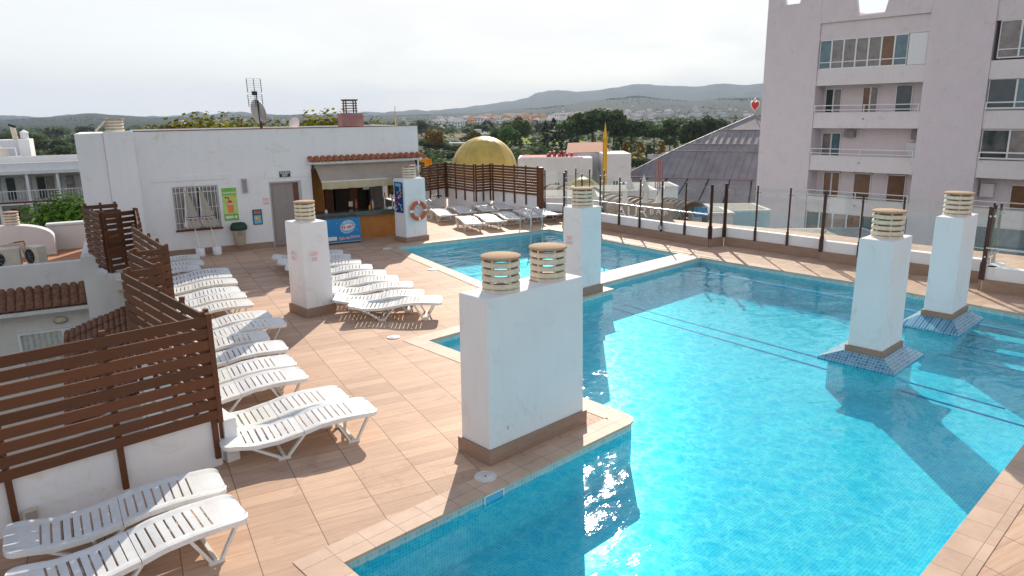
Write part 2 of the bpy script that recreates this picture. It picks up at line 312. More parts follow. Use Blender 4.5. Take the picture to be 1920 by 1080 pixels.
M['panebrown'] = simple('brown_curtain_glass', (0.20, 0.09, 0.04), 0.15, 0.6, var=0.3, scale=2)
M['skylight'] = simple('pale_green_glazing', (0.30, 0.36, 0.32), 0.25, 0.5, var=0.2)

def foliage(name, c1, c2, c3):
    a = N(name, 0.7, 0.15, coords='Object'); oi = a.n('ShaderNodeObjectInfo')
    n1 = a.noise(1.3, 3); wn_ = a.n('ShaderNodeTexWhiteNoise'); geo = a.n('ShaderNodeNewGeometry')
    base = a.ramp(n1, [(0.3, c1), (0.55, c2), (0.75, c3)])
    rnd = a.ramp(geo.outputs['Random Per Island'], [(0.0, (0.65,) * 3), (1.0, (1.35,) * 3)])
    c = a.mix(1.0, base, rnd, 'MULTIPLY')
    ob = a.ramp(oi.outputs['Random'], [(0.0, (0.75, 0.8, 0.8)), (1.0, (1.2, 1.15, 1.0))])
    c = a.mix(1.0, c, ob, 'MULTIPLY'); a.color(c)
    tl = a.n('ShaderNodeBsdfTranslucent'); a.l(c, tl.inputs[0]); ms = a.n('ShaderNodeMixShader'); ms.inputs[0].default_value = 0.45
    out = a.t.nodes['Material Output']; a.l(a.b.outputs[0], ms.inputs[1]); a.l(tl.outputs[0], ms.inputs[2]); a.l(ms.outputs[0], out.inputs[0])
    return a.m
M['leaf_yellow'] = foliage('yellow_green_leaves', (0.11, 0.12, 0.008), (0.20, 0.19, 0.01), (0.34, 0.29, 0.015))
M['leaf_bright'] = foliage('bright_green_leaves', (0.04, 0.10, 0.01), (0.08, 0.17, 0.018), (0.14, 0.24, 0.03))
M['leaf_dark'] = foliage('dark_green_leaves', (0.042, 0.075, 0.020), (0.072, 0.115, 0.032), (0.12, 0.165, 0.045))
M['leaf_mid'] = foliage('mid_green_leaves', (0.055, 0.085, 0.018), (0.10, 0.14, 0.03), (0.17, 0.20, 0.045))
M['leaf_autumn'] = foliage('ochre_leaves', (0.20, 0.11, 0.01), (0.34, 0.20, 0.015), (0.45, 0.28, 0.02))
M['leaf_cypress'] = foliage('blackish_green_leaves', (0.028, 0.050, 0.018), (0.046, 0.076, 0.026), (0.075, 0.11, 0.036))

# ------------------------------------------------------------------ mesh helpers
class MB:
    def __init__(s): s.v = []; s.f = []; s.m = []; s.mats = []; s.k = 0; s.sm = []; s.smooth = False
    def mat(s, name):
        m = M[name]
        if m not in s.mats: s.mats.append(m)
        s.k = s.mats.index(m); return s
    def add(s, vs, fs):
        n = len(s.v); s.v += [tuple(p) for p in vs]; s.f += [tuple(i + n for i in f) for f in fs]
        s.m += [s.k] * len(fs); s.sm += [s.smooth] * len(fs); return s
    def box(s, x0, x1, y0, y1, z0, z1):
        if x0 > x1: x0, x1 = x1, x0
        if y0 > y1: y0, y1 = y1, y0
        v = [(x, y, z) for z in (z0, z1) for x, y in ((x0, y0), (x1, y0), (x1, y1), (x0, y1))]
        return s.add(v, [(0, 3, 2, 1), (4, 5, 6, 7), (0, 1, 5, 4), (1, 2, 6, 5), (2, 3, 7, 6), (3, 0, 4, 7)])
    def bar(s, p, q, w, h=None, up=(0, 0, 1)):
        h = h or w; p, q = Vector(p), Vector(q); d = (q - p).normalized(); up = Vector(up)
        if abs(d.dot(up)) > 0.98: up = Vector((1, 0, 0))
        sx = d.cross(up).normalized() * (w / 2); sy = sx.cross(d).normalized() * (h / 2)
        v = [e + a * sx + b * sy for e in (p, q) for a, b in ((-1, -1), (1, -1), (1, 1), (-1, 1))]
        return s.add(v, [(0, 1, 2, 3), (7, 6, 5, 4), (0, 4, 5, 1), (1, 5, 6, 2), (2, 6, 7, 3), (3, 7, 4, 0)])
    def cyl(s, p, q, r0, r1=None, n=12, caps=True):
        r1 = r0 if r1 is None else r1; p, q = Vector(p), Vector(q); d = (q - p).normalized()
        a = d.orthogonal().normalized(); b = d.cross(a)
        v = [e + (a * math.cos(2 * math.pi * i / n) + b * math.sin(2 * math.pi * i / n)) * r for e, r in ((p, r0), (q, r1)) for i in range(n)]
        fs = [(i, (i + 1) % n, n + (i + 1) % n, n + i) for i in range(n)]
        s.smooth = True; s.add(v, fs); s.smooth = False
        if caps: s.add(v, [tuple(range(n))[::-1], tuple(range(n, 2 * n))])
        return s
    def tube(s, pts, r, n=8):
        for a, b in zip(pts, pts[1:]): s.cyl(a, b, r, n=n)
        return s
    def lathe(s, prof, n=24, c=(0, 0, 0), smooth=True, sx=1, sy=1):
        v = [(c[0] + r * sx * math.cos(2 * math.pi * i / n), c[1] + r * sy * math.sin(2 * math.pi * i / n), c[2] + z) for r, z in prof for i in range(n)]
        fs = [(k * n + i, k * n + (i + 1) % n, (k + 1) * n + (i + 1) % n, (k + 1) * n + i) for k in range(len(prof) - 1) for i in range(n)]
        s.smooth = smooth; s.add(v, fs); s.smooth = False; return s
    def prism(s, poly, z0, z1):
        n = len(poly); v = [(x, y, z0) for x, y in poly] + [(x, y, z1) for x, y in poly]
        tri = tessellate_polygon([[Vector((x, y, 0)) for x, y in poly]])
        fs = [(i, (i + 1) % n, n + (i + 1) % n, n + i) for i in range(n)]
        fs += [tuple(n + i for i in t_) for t_ in tri] + [tuple(t_)[::-1] for t_ in tri]
        return s.add(v, fs)
    def build(s, name, mat=None, parent=None, bevel=0.0, loc=None, recalc=True):
        me = bpy.data.meshes.new(name); me.from_pydata(s.v, [], s.f)
        if mat: me.materials.append(M[mat])
        else:
            for m in s.mats: me.materials.append(m)
            me.polygons.foreach_set('material_index', s.m)
        me.polygons.foreach_set('use_smooth', s.sm); me.update()
        # consistent outward normals
        if recalc:
            bm = bmesh.new(); bm.from_mesh(me); bmesh.ops.recalc_face_normals(bm, faces=bm.faces); bm.to_mesh(me); bm.free()
        o = bpy.data.objects.new(name, me); col.objects.link(o)
        if parent: o.parent = parent
        if loc is not None: o.location = loc
        if bevel:
            b = o.modifiers.new('bevel', 'BEVEL'); b.width = bevel; b.segments = 2; b.limit_method = 'ANGLE'
        return o

def tag(o, label=None, cat=None, group=None, kind=None):
    if label: o['label'] = label
    if cat: o['category'] = cat
    if group: o['group'] = group
    if kind: o['kind'] = kind
    return o
def thing(name, label, cat, loc=(0, 0, 0), rz=0.0, group=None):
    o = bpy.data.objects.new(name, None); col.objects.link(o); o.empty_display_size = 0.2
    o.location = loc; o.rotation_euler = (0, 0, rz); return tag(o, label, cat, group)
def dup(root, loc, rz, label=None, group=None, scale=None):
    r = root.copy(); col.objects.link(r); r.location = loc; r.rotation_euler = (0, 0, rz)
    if label: r['label'] = label
    if group: r['group'] = group
    if scale: r.scale = scale
    for ch in list(root.children):
        c = ch.copy(); col.objects.link(c); c.parent = r
        for g in ch.children:
            d = g.copy(); col.objects.link(d); d.parent = c
    return r
def text(name, body, size, mat, parent, M4, extrude=0.002, bold=0.0):
    cu = bpy.data.curves.new(name, 'FONT'); cu.body = body; cu.size = size; cu.extrude = extrude; cu.align_x = 'CENTER'; cu.align_y = 'CENTER'; cu.offset = bold
    tmp = bpy.data.objects.new('tmp', cu); col.objects.link(tmp); dg = bpy.context.evaluated_depsgraph_get()
    me = bpy.data.meshes.new_from_object(tmp.evaluated_get(dg)); bpy.data.objects.remove(tmp)
    me.materials.clear(); me.materials.append(M[mat]); me.transform(M4)
    o = bpy.data.objects.new(name, me); col.objects.link(o); o.parent = parent; return o
def facing(x, y, z, ang=0.0):
    """matrix that stands text upright: local +x along x, facing -y"""
    return Matrix.Translation((x, y, z)) @ Matrix.Rotation(ang, 4, 'Y') @ Matrix.Rotation(R(90), 4, 'X')
def offset_poly(poly, d):
    out = []; n = len(poly)
    for i in range(n):
        p0, p1, p2 = Vector(poly[i - 1]), Vector(poly[i]), Vector(poly[(i + 1) % n])
        e1, e2 = (p1 - p0).normalized(), (p2 - p1).normalized()
        n1, n2 = Vector((e1.y, -e1.x)), Vector((e2.y, -e2.x))
        k = (n1 + n2); k = k / max(0.3, (1 + n1.dot(n2)))
        q = p1 + k * d; out.append((q.x, q.y))
    return out
def sheet(mb, loops, z):
    pts = [Vector((x, y, 0)) for lp in loops for x, y in lp]
    tri = tessellate_polygon([[Vector((x, y, 0)) for x, y in lp] for lp in loops])
    up = [t_ if (pts[t_[1]] - pts[t_[0]]).cross(pts[t_[2]] - pts[t_[0]]).z > 0 else t_[::-1] for t_ in tri]
    return mb.add([(p.x, p.y, z) for p in pts], [tuple(t_) for t_ in up])

# ------------------------------------------------------------------ setting: deck and pools
C15, S15 = math.cos(R(15)), math.sin(R(15))
def uv(u, v, z=0.0): return Vector((u * C15 + v * S15, -u * S15 + v * C15, z))
BIG = [(2.85, 1.59), (16.95, 1.59), (17.09, 3.09), (17.60, 6.63), (17.73, 10.98), (13.06, 10.98), (13.06, 10.42), (7.53, 10.38),
       (7.47, 5.66), (7.43, 5.56), (7.35, 5.49), (7.25, 5.46), (2.85, 5.46)]
SMALL = [(11.01, 11.74), (17.80, 11.73), (18.57, 17.80), (12.70, 19.03)]
OUT = [(-6, -6), (24, -6), (24, 12), (23, 20), (23, 28), (21, 29), (13, 31), (4.0, 24.5), (4.6, 19.2), (4.35, 16.5), (4.06, 13.25), (3.4, 13.25), (3.4, 11.6), (2.87, 11.6), (2.8, 8.3), (-6, 8.3)]
cb, cs_ = offset_poly(BIG, 0.34), offset_poly(SMALL, 0.34)
# one coping outline round both pools (the strip between them is a single stone walk)
deck = MB(); sheet(deck, [OUT, BIG[::-1], SMALL[::-1]], 0.0)
tag(deck.build('deck', 'deck', recalc=False), kind='structure')
def ring(poly, wdt, name, mat, z=0.006, ov=0.018):
    inn = offset_poly(poly, -ov); out = offset_poly(poly, wdt); mb = MB(); sheet(mb, [out, inn[::-1]], z)
    n = len(inn)
    for i in range(n):
        (x0, y0), (x1, y1) = inn[i], inn[(i + 1) % n]
        mb.add([(x0, y0, z), (x1, y1, z), (x1, y1, z - 0.035), (x0, y0, z - 0.035)], [(0, 1, 2, 3)])
    bi = offset_poly(poly, 0.0)
    for i in range(n):
        mb.add([(*inn[i], z - .035), (*inn[(i + 1) % n], z - .035), (*bi[(i + 1) % n], z - .035), (*bi[i], z - .035)], [(0, 1, 2, 3)])
    return tag(mb.build(name, mat), kind='structure')
ring(BIG, 0.33, 'large_pool_coping', 'coping', 0.006)
ring(SMALL, 0.33, 'small_pool_coping', 'coping', 0.010)
mb = MB(); mb.box(13.1, 17.71, 11.0, 11.715, 0.0, 0.014); tag(mb.build('divider_coping', 'copingpale'), kind='structure')
FLOOR = -0.68
def basin(poly, name, zf, band=True):
    n = len(poly); mb = MB()
    for i in range(n):
        (x0, y0), (x1, y1) = poly[i], poly[(i + 1) % n]
        mb.mat('band').add([(x0, y0, 0), (x1, y1, 0), (x1, y1, -0.13), (x0, y0, -0.13)], [(3, 2, 1, 0)])
        mb.mat('mosaic').add([(x0, y0, -0.13), (x1, y1, -0.13), (x1, y1, zf), (x0, y0, zf)], [(3, 2, 1, 0)])
    sheet(mb, [poly], zf)
    me = bpy.data.meshes.new(name); me.from_pydata(mb.v, [], mb.f)
    for m in mb.mats: me.materials.append(m)
    me.polygons.foreach_set('material_index', mb.m); me.update()
    o = bpy.data.objects.new(name, me); col.objects.link(o); return tag(o, kind='structure')
basin(BIG, 'large_pool_basin', FLOOR); basin(SMALL, 'small_pool_basin', -0.7)
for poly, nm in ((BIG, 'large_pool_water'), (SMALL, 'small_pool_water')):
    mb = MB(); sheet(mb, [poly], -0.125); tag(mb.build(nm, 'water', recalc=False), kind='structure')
# ledge along the far side, entry steps, and the dark blue marking lines
mb = MB(); mb.mat('mosaic').prism([(16.55, 1.6), (16.94, 1.6), (17.08, 3.09), (17.59, 6.63), (17.72, 10.97), (17.25, 10.97), (17.12, 6.63), (16.62, 3.09)], FLOOR, -0.28)
tag(mb.build('pool_bench'), kind='structure')
mb = MB()
for i, (a0, z) in enumerate(((16.05, -0.36), (15.55, -0.47), (15.05, -0.58))):
    mb.mat('mosaic').box(a0, a0 + 0.5, 1.6, 3.95, FLOOR, z)
tag(mb.build('pool_steps'), kind='structure')
mb = MB()
mb.bar((16.64, 3.0, -0.278), (17.28, 10.95, -0.278), 0.045, 0.012)
for a0, z in ((16.05, -0.36), (15.55, -0.47), (15.05, -0.58)): mb.box(a0, a0 + 0.04, 1.6, 3.95, z + 0.002, z + 0.008)
mb.bar((12.63, 2.0, FLOOR + .006), (13.65, 11.7 - .75, FLOOR + .006), 0.045, 0.01)
mb.bar((13.2, 2.4, FLOOR + .006), (14.1, 10.9, FLOOR + .006), 0.035, 0.01)
tag(mb.build('pool_marking_lines', 'darkblue'), kind='structure')
# skimmer mouth
t_ = thing('skimmer', 'white framed skimmer mouth in the near pool wall beside a round lid', 'pool skimmer', (4.78, 5.455, -0.10))
mb = MB(); mb.box(-.15, .15, -.012, 0, -.075, -.06); mb.box(-.15, .15, -.012, 0, .055, .07); mb.box(-.15, -.135, -.012, 0, -.06, .055); mb.box(.135, .15, -.012, 0, -.06, .055); mb.build('frame', 'white_paint', t_)
mb = MB(); mb.box(-.133, .133, -.004, 0, -.058, .053); mb.build('mouth', 'ltblue', t_)
for i, (x, y, r, lb) in enumerate(((4.90, 5.73, 0.13, 'round white lid on the deck in front of the largest pillar'), (12.35, 18.95, 0.14, 'round pale lid on the shaded deck near the corner of the far pool'), (11.40, 15.35, 0.13, 'round pale lid on the sunlit deck left of the far pool'), (7.2, 11.0, 0.12, 'round pale lid on the deck behind the largest pillar near the pool corner'))):
    t_ = thing('deck_drain', lb, 'drain lid', (x, y, 0.0), 0, 'round skimmer lids in the deck')
    MB().lathe([(0, .014), (r * .82, .014), (r * .86, .010), (r * .88, .016), (r, .016), (r * 1.02, .0)], 28).build('rim', 'drain', t_)
    MB().lathe([(0, .017), (.012, .017), (.013, .0145)], 10).build('lifting_hole', 'black', t_)

# ------------------------------------------------------------------ ventilation pillars
def cowl(x, y, z, label, r=0.19, k=1.0, kind='round'):
    t_ = thing('vent_cowl', label, 'chimney cowl', (x, y, z), random.uniform(0, 1), 'louvred concrete vent cowls')
    h = 0.078 * k; g = 0.018 * k
    MB().lathe([(r * .98, 0), (r * 1.0, .03), (r * .97, .045), (r * .80, .045)], 30).build('base_ring', 'cream', t_)
    zz = 0.058
    for i in range(4):
        MB().lathe([(r * .80, zz), (r * .965, zz), (r * 1.0, zz + .008), (r * .985, zz + h * .68), (r * .95, zz + h * .76), (r * .78, zz + h * .76), (r * .80, zz)], 30).build('ring', 'cream', t_)
        zz += h + g * 0.35
    sp = MB()
    for j in range(6):
        aa = j * math.pi / 3; sp.box(r * .86 * math.cos(aa) - .012, r * .86 * math.cos(aa) + .012, r * .86 * math.sin(aa) - .012, r * .86 * math.sin(aa) + .012, .03, zz + .012)
    sp.build('spacer', 'cream', t_)
    MB().lathe([(0, zz + .036), (r * 1.02, zz + .034), (r * 1.05, zz + .028), (r * 1.055, zz + .010), (r * .98, zz + .004), (0, zz + .004)], 34).build('cap', 'cap', t_)
    return t_
def pillar(name, label, a0, a1, b0, b1, z0, z1, plinth=0.17, inset=0.035):
    t_ = thing(name, label, 'pillar', ((a0 + a1) / 2, (b0 + b1) / 2, z0)); w_, d_ = (a1 - a0) / 2, (b1 - b0) / 2
    MB().box(-w_, w_, -d_, d_, 0, plinth).build('plinth', 'plinth', t_, bevel=0.004)
    mb = MB(); i = inset; k = 0.012
    v = [(-w_ + i, -d_ + i, plinth), (w_ - i, -d_ + i, plinth), (w_ - i, d_ - i, plinth), (-w_ + i, d_ - i, plinth),
         (-w_ + i + k, -d_ + i + k, z1 - z0), (w_ - i - k, -d_ + i + k, z1 - z0), (w_ - i - k, d_ - i - k, z1 - z0), (-w_ + i + k, d_ - i - k, z1 - z0)]
    mb.add(v, [(0, 1, 5, 4), (1, 2, 6, 5), (2, 3, 7, 6), (3, 0, 4, 7), (4, 5, 6, 7)]); mb.build('shaft', 'white', t_, bevel=0.018)
    return t_
def notice(parent, x, y, z, face, w_=0.17, h_=0.17):
    """two-part faded pink warning notice; face 'y' looks to -y, 'x' looks to -x"""
    mb = MB(); mk = MB(); rnd = random.Random(int(x * 100 + z * 10))
    def bx(m, u0, u1, z0_, z1_, d):
        if face == 'y': m.box(x + u0, x + u1, y - d, y, z + z0_, z + z1_)
        else: m.box(x - d, x, y - u1, y - u0, z + z0_, z + z1_)
    bx(mb, -w_ / 2, w_ / 2, -h_ / 2, h_ / 2, 0.002)
    for r in range(7):
        if r == 3: continue
        zc = h_ * (0.40 - r * 0.133); e = rnd.uniform(.30, .43) * w_
        bx(mk, -e, e * rnd.uniform(.8, 1), zc - h_ * .045, zc + h_ * .045, 0.0035)
    o = mb.build('notice', 'paper', parent); mk.build('notice_lines', 'pink', o); return o

big = pillar('wide_pillar', 'widest white pillar, carrying two vent cowls, on the deck corner at the near pool', 5.11, 6.87, 5.885, 6.49, 0, 2.045, 0.19)
MB().box(-.56, -.535, -.272, -.268, .36, .41).build('wall_chip', 'acbeige', big)
MB().box(.18, .32, -.05, .09, 2.046, 2.054).build('top_hatch', 'cap', big)
cowl(5.60, 6.17, 2.035, 'left vent cowl of the pair on the widest white pillar', .232, 1.02); cowl(6.42, 6.18, 2.035, 'right vent cowl of the pair on the widest white pillar', .232, 1.02)
p1 = pillar('white_pillar', 'square white pillar standing among the loungers on the left deck', 6.67, 7.37, 13.40, 14.19, 0, 1.985, 0.20)
notice(p1, -.05, -.36, 1.28, 'y', .24, .2); notice(p1, -.315, .05, 1.28, 'x', .24, .2)
cowl(7.02, 13.80, 1.975, 'vent cowl on the square pillar among the loungers', 0.21, 0.98)
p2 = pillar('white_pillar', 'square white pillar on the corner between the two pools', 11.95, 12.72, 10.44, 11.10, 0, 2.02, 0.2)
notice(p2, -.35, .08, 1.27, 'x', .22, .2)
cowl(12.33, 10.77, 2.01, 'vent cowl on the pillar between the two pools', 0.245, 1.02)
p3 = pillar('white_pillar', 'nearer of the two white pillars standing in the pool water', 12.17, 13.11, 3.99, 4.62, 0.04, 2.01, 0.12, 0.03)
cowl(12.64, 4.30, 2.0, 'vent cowl on the nearer pillar standing in the pool', 0.25, 1.08)
p4 = pillar('white_pillar', 'farther of the two white pillars standing in the pool water', 15.43, 16.45, 3.88, 4.45, 0.04, 2.04, 0.12, 0.03)
cowl(15.95, 4.18, 2.03, 'vent cowl on the farther pillar standing in the pool', 0.25, 1.08)
def island(par, a0, a1, b0, b1, px, py, pw, pd):
    mb = MB(); c = par.location
    o = [(a0, b0), (a1, b0), (a1, b1), (a0, b1)]; i_ = [(px - pw, py - pd), (px + pw, py - pd), (px + pw, py + pd), (px - pw, py + pd)]
    v = [(x - c.x, y - c.y, z - c.z) for pl, z in ((o, FLOOR), (o, -0.09), (i_, 0.052)) for x, y in pl]
    v2 = [(x - c.x, y - c.y, z - c.z) for pl, z in ((o, -0.145), (o, -0.09), (i_, 0.052)) for x, y in pl]
    mb.add(v2, [(k * 4 + j, k * 4 + (j + 1) % 4, k * 4 + 4 + (j + 1) % 4, k * 4 + 4 + j) for k in (0, 1) for j in range(4)] + [(8, 9, 10, 11)])
    mb.build('mosaic_skirt', 'island', par)
    k_ = .13; u_ = [(a0 + k_, b0 + k_), (a1 - k_, b0 + k_), (a1 - k_, b1 - k_), (a0 + k_, b1 - k_)]
    v3 = [(x - c.x, y - c.y, z - c.z) for pl, z in ((u_, FLOOR), (u_, -0.146)) for x, y in pl]
    MB().add(v3, [(j, (j + 1) % 4, 4 + (j + 1) % 4, 4 + j) for j in range(4)] + [(4, 5, 6, 7)]).build('mosaic_block', 'mosaic', par)
island(p3, 11.96, 13.36, 3.72, 4.98, 12.64, 4.305, .49, .335)
island(p4, 14.98, 16.60, 3.62, 4.72, 15.94, 4.165, .53, .305)
pb = pillar('white_pillar', 'white pillar with an orange lifebuoy in front of the bar', 13.37, 14.30, 19.33, 20.05, 0, 2.08, 0.17)
cowl(13.85, 19.70, 2.07, 'vent cowl on the pillar with the lifebuoy in front of the bar', 0.225, 1.0)
t_ = thing('lifebuoy', 'orange and white lifebuoy hung on the pillar in front of the bar', 'lifebuoy', (13.86, 19.315, 1.03))
mb = MB(); ml = []
for seg in range(48):
    white = seg % 12 in (0, 11)
    ml.append(white)
def torus_part(t_, name, mat, segs):
    mb = MB(); mb.smooth = True
    for sgm in segs:
        a0_, a1_ = sgm * math.pi / 24, (sgm + 1) * math.pi / 24
        for j in range(10):
            b0_, b1_ = j * math.pi / 5, (j + 1) * math.pi / 5
            def P_(a_, b_): rr = .27 + .065 * math.cos(b_); return (rr * math.cos(a_), -.05 + .055 * math.sin(b_), rr * math.sin(a_))
            mb.add([P_(a0_, b0_), P_(a1_, b0_), P_(a1_, b1_), P_(a0_, b1_)], [(0, 1, 2, 3)])
    mb.build(name, mat, t_)
torus_part(t_, 'ring', 'buoy', [i for i in range(48) if not ml[i]]); 
for q in range(4): torus_part(t_, 'white_band', 'white_paint', [i for i in range(48) if ml[i] and ((i + 1) % 48) // 12 == q])
mb = MB(); mb.tube([(.24 * math.sin(k * 1.9), -.05, .24 * math.cos(k * 2.3)) for k in range(9)], .005, 5); mb.build('rope', 'greyframe', t_)
# ice cream price strip on the left face of that pillar
t_ = thing('price_strip', 'tall blue ice cream price strip on the left side of the lifebuoy pillar', 'poster', (13.40, 19.69, 0.0))
MB().box(-.018, .0, -.22, .22, .98, 1.98).build('board', 'navy', t_)
rnd = random.Random(5); mb = MB()
for k in range(26):
    y, z = rnd.uniform(-.18, .16), rnd.uniform(1.02, 1.78); mb.mat(rnd.choice(['ltblue', 'yellow_print', 'red', 'paper', 'green_print', 'orange_print'])).box(-.022, -.018, y, y + rnd.uniform(.03, .07), z, z + rnd.uniform(.03, .09))
mb.build('pictures', None, t_)
mb = MB().mat('ltblue'); mb.box(-.022, -.018, -.16, .16, 1.84, 1.94); mb.build('header', None, t_)

# ------------------------------------------------------------------ sun loungers
def make_lounger():
    t_ = thing('sun_lounger', 'x', 'sun lounger')
    HW = 0.31
    def zp(x):
        u = x / 1.93
        pts = [(0, .335), (.06, .325), (.2, .275), (.33, .275), (.48, .315), (.62, .365), (.75, .38), (.88, .372), (1.0, .36)]
        for (u0, z0), (u1, z1) in zip(pts, pts[1:]):
            if u <= u1 + 1e-9:
                k = (u - u0) / (u1 - u0); k = k * k * (3 - 2 * k) * .5 + k * .5; return z0 + (z1 - z0) * k
        return .36
    def hw(x):
        e = min(x, 1.93 - x); r = 0.11
        return HW - (r - math.sqrt(max(0, r * r - (r - e) ** 2)) if e < r else 0) * 0.9
    def shell(name, x0, x1, slots):
        xs = {x0, x1}
        for s0 in slots: xs |= {s0, s0 + .024}
        k = x0
        while k < x1: xs.add(round(k, 3)); k += .055
        for e in (0, .02, .05, .08): 
            if x0 == 0: xs.add(e)
            if x1 > 1.9: xs.add(1.93 - e)
        xs = sorted(x for x in xs if x0 <= x <= x1)
        ys = [-1, -.88, -.66, .66, .88, 1]
        mb = MB(); mb.smooth = False; idx = {}
        for i, x in enumerate(xs):
            for j, q in enumerate(ys):
                zz = zp(x) + (-.006 if abs(q) < .7 else (.004 if abs(q) < .9 else 0)); mb.v.append((x, q * hw(x), zz)); idx[i, j] = len(mb.v) - 1
        fs = []
        for i in range(len(xs) - 1):
            mid = (xs[i] + xs[i + 1]) / 2
            for j in range(5):
                if j == 2 and any(s0 < mid < s0 + .024 for s0 in slots): continue
                fs.append((idx[i, j], idx[i + 1, j], idx[i + 1, j + 1], idx[i, j + 1]))
        # skirts
        for j in (0, 5):
            base = len(mb.v)
            for i, x in enumerate(xs): mb.v.append((x, ys[j] * hw(x) * 1.0, zp(x) - .052))
            for i in range(len(xs) - 1):
                q = (idx[i, j], idx[i + 1, j], base + i + 1, base + i); fs.append(q if j else q[::-1])
        for i in ((0,) if x0 == 0 else ()) + ((len(xs) - 1,) if x1 > 1.9 else ()):
            base = len(mb.v)
            for j, q in enumerate(ys): mb.v.append((xs[i], q * hw(xs[i]), zp(xs[i]) - .052))
            for j in range(5): fs.append((idx[i, j], idx[i, j + 1], base + j + 1, base + j))
        for s0 in slots:   # slot walls give the slats thickness
            for xx in (s0, s0 + .024):
                i = xs.index(xx); y = .66 * hw(xx); b = len(mb.v)
                mb.v += [(xx, -y, zp(xx) - .006), (xx, y, zp(xx) - .006), (xx, y, zp(xx) - .026), (xx, -y, zp(xx) - .026)]; fs.append((b, b + 1, b + 2, b + 3))
        mb.f = fs; mb.m = [0] * len(fs); mb.sm = [False] * len(fs)
        o = mb.build(name, 'plastic', t_)
        sm = o.modifiers.new('thick', 'SOLIDIFY'); sm.thickness = .006; sm.offset = -1
        return o
    shell('seat', 0.0, 0.955, [round(.27 + .084 * k, 3) for k in range(8)])
    shell('backrest', 0.962, 1.93, [round(1.0 + .084 * k, 3) for k in range(8)])
    for (xa, xf, xb) in ((.30, .70, .98), (1.36, 1.58, 1.80)):
        for sy in (-1, 1):
            mb = MB(); y = sy * (HW - .03)
            mb.bar((xa, y, zp(xa) - .03), (xf - .05, y, .035), .028, .05, (0, 1, 0)); mb.bar((xb, y, zp(xb) - .03), (xf + .05, y, .035), .028, .05, (0, 1, 0))
            mb.bar((xf - .075, y, .02), (xf + .075, y, .02), .034, .04)
            mb.build('leg', 'legplastic', t_, bevel=.004)
        mb = MB(); mb.bar((xf, -HW + .04, .03), (xf, HW - .04, .03), .035, .03); mb.build('stretcher', 'legplastic', t_)
    return t_
proto = make_lounger(); used = [False]
ordn = ['first', 'second', 'third', 'fourth', 'fifth', 'sixth', 'seventh', 'eighth', 'ninth', 'tenth', 'eleventh', 'twelfth', 'thirteenth', 'fourteenth', 'fifteenth', 'sixteenth', 'seventeenth', 'eighteenth', 'nineteenth']
def place(corner, ang, label, group, cx=1.93, cy=-.31):
    """corner = where the local point (cx, cy) comes to lie"""
    a_ = R(ang); ox = corner[0] - (cx * math.cos(a_) - cy * math.sin(a_)); oy = corner[1] - (cx * math.sin(a_) + cy * math.cos(a_))
    if not used[0]:
        proto.location = (ox, oy, 0); proto.rotation_euler = (0, 0, a_); proto['label'] = label; proto['group'] = group; used[0] = True
    else: dup(proto, (ox, oy, 0), a_, label, group)
LEFT = [((2.35, 6.23), -4), ((2.40, 6.90), -10), ((4.63, 7.51), -13), ((4.60, 8.16), -12), ((4.58, 9.27), -13), ((4.73, 9.94), -14), ((4.99, 10.75), -15), ((5.02, 11.50), -16),
        ((5.65, 12.14), -14), ((5.69, 12.84), -14), ((5.81, 13.96), -16), ((5.99, 14.70), -17), ((6.11, 15.32), -17), ((6.41, 16.19), -18), ((6.60, 16.95), -17), ((6.79, 17.55), -16),
        ((6.42, 18.48), -14), ((6.74, 19.12), -14), ((6.97, 20.03), -14)]
for i, (c_, a_) in enumerate(LEFT):
    lb = 'nearest white sun lounger, cut by the bottom left corner of the picture' if i == 0 else 'white sun lounger, %s from the near end of the left screen row' % ordn[i]
    place(c_, a_, lb, 'white loungers in the row beside the brown screen')
MIDDLE = [((8.58, 11.28), -41), ((8.68, 12.02), -38), ((8.99, 12.84), -36), ((9.14, 13.62), -34), ((9.30, 14.37), -33), ((9.45, 15.22), -32), ((9.61, 16.01), -31), ((9.80, 16.85), -31), ((9.99, 17.59), -31)]
for i, (c_, a_) in enumerate(MIDDLE):
    place(c_, a_, 'white sun lounger, %s from the near end of the square pillar row' % ordn[i], 'white loungers in the middle row')
FAR = [((17.09, 21.68), (17.8, 23.66), 'leftmost, just right of the lifebuoy'), ((16.34, 19.16), (17.08, 20.97), 'nearest the lifebuoy pillar by the far pool'), ((17.25, 19.01), (17.90, 20.9), 'second from the left at the far pool edge'), ((18.20, 19.0), (18.85, 20.85), 'third from the left at the far pool edge'),
       ((19.12, 18.80), (19.78, 20.65), 'fourth from the left, just behind the pool ladder'), ((19.95, 18.71), (20.5, 20.5), 'rightmost of the far group, by the glass parapet'), ((18.21, 21.76), (18.79, 23.7), 'rear line, near the metal chairs'), ((19.15, 21.50), (19.85, 23.35), 'middle of the rear line'), ((19.97, 21.45), (20.72, 23.25), 'right end of the rear line'), ((20.45, 19.75), (20.9, 21.3), 'half hidden behind the pool ladder')]
for i, (ft, hd, wh) in enumerate(FAR):
    ang = math.degrees(math.atan2(hd[1] - ft[1], hd[0] - ft[0])); place(ft, ang, 'white sun lounger of the far group, ' + wh, 'white loungers beyond the far pool', 0.0, 0.0)

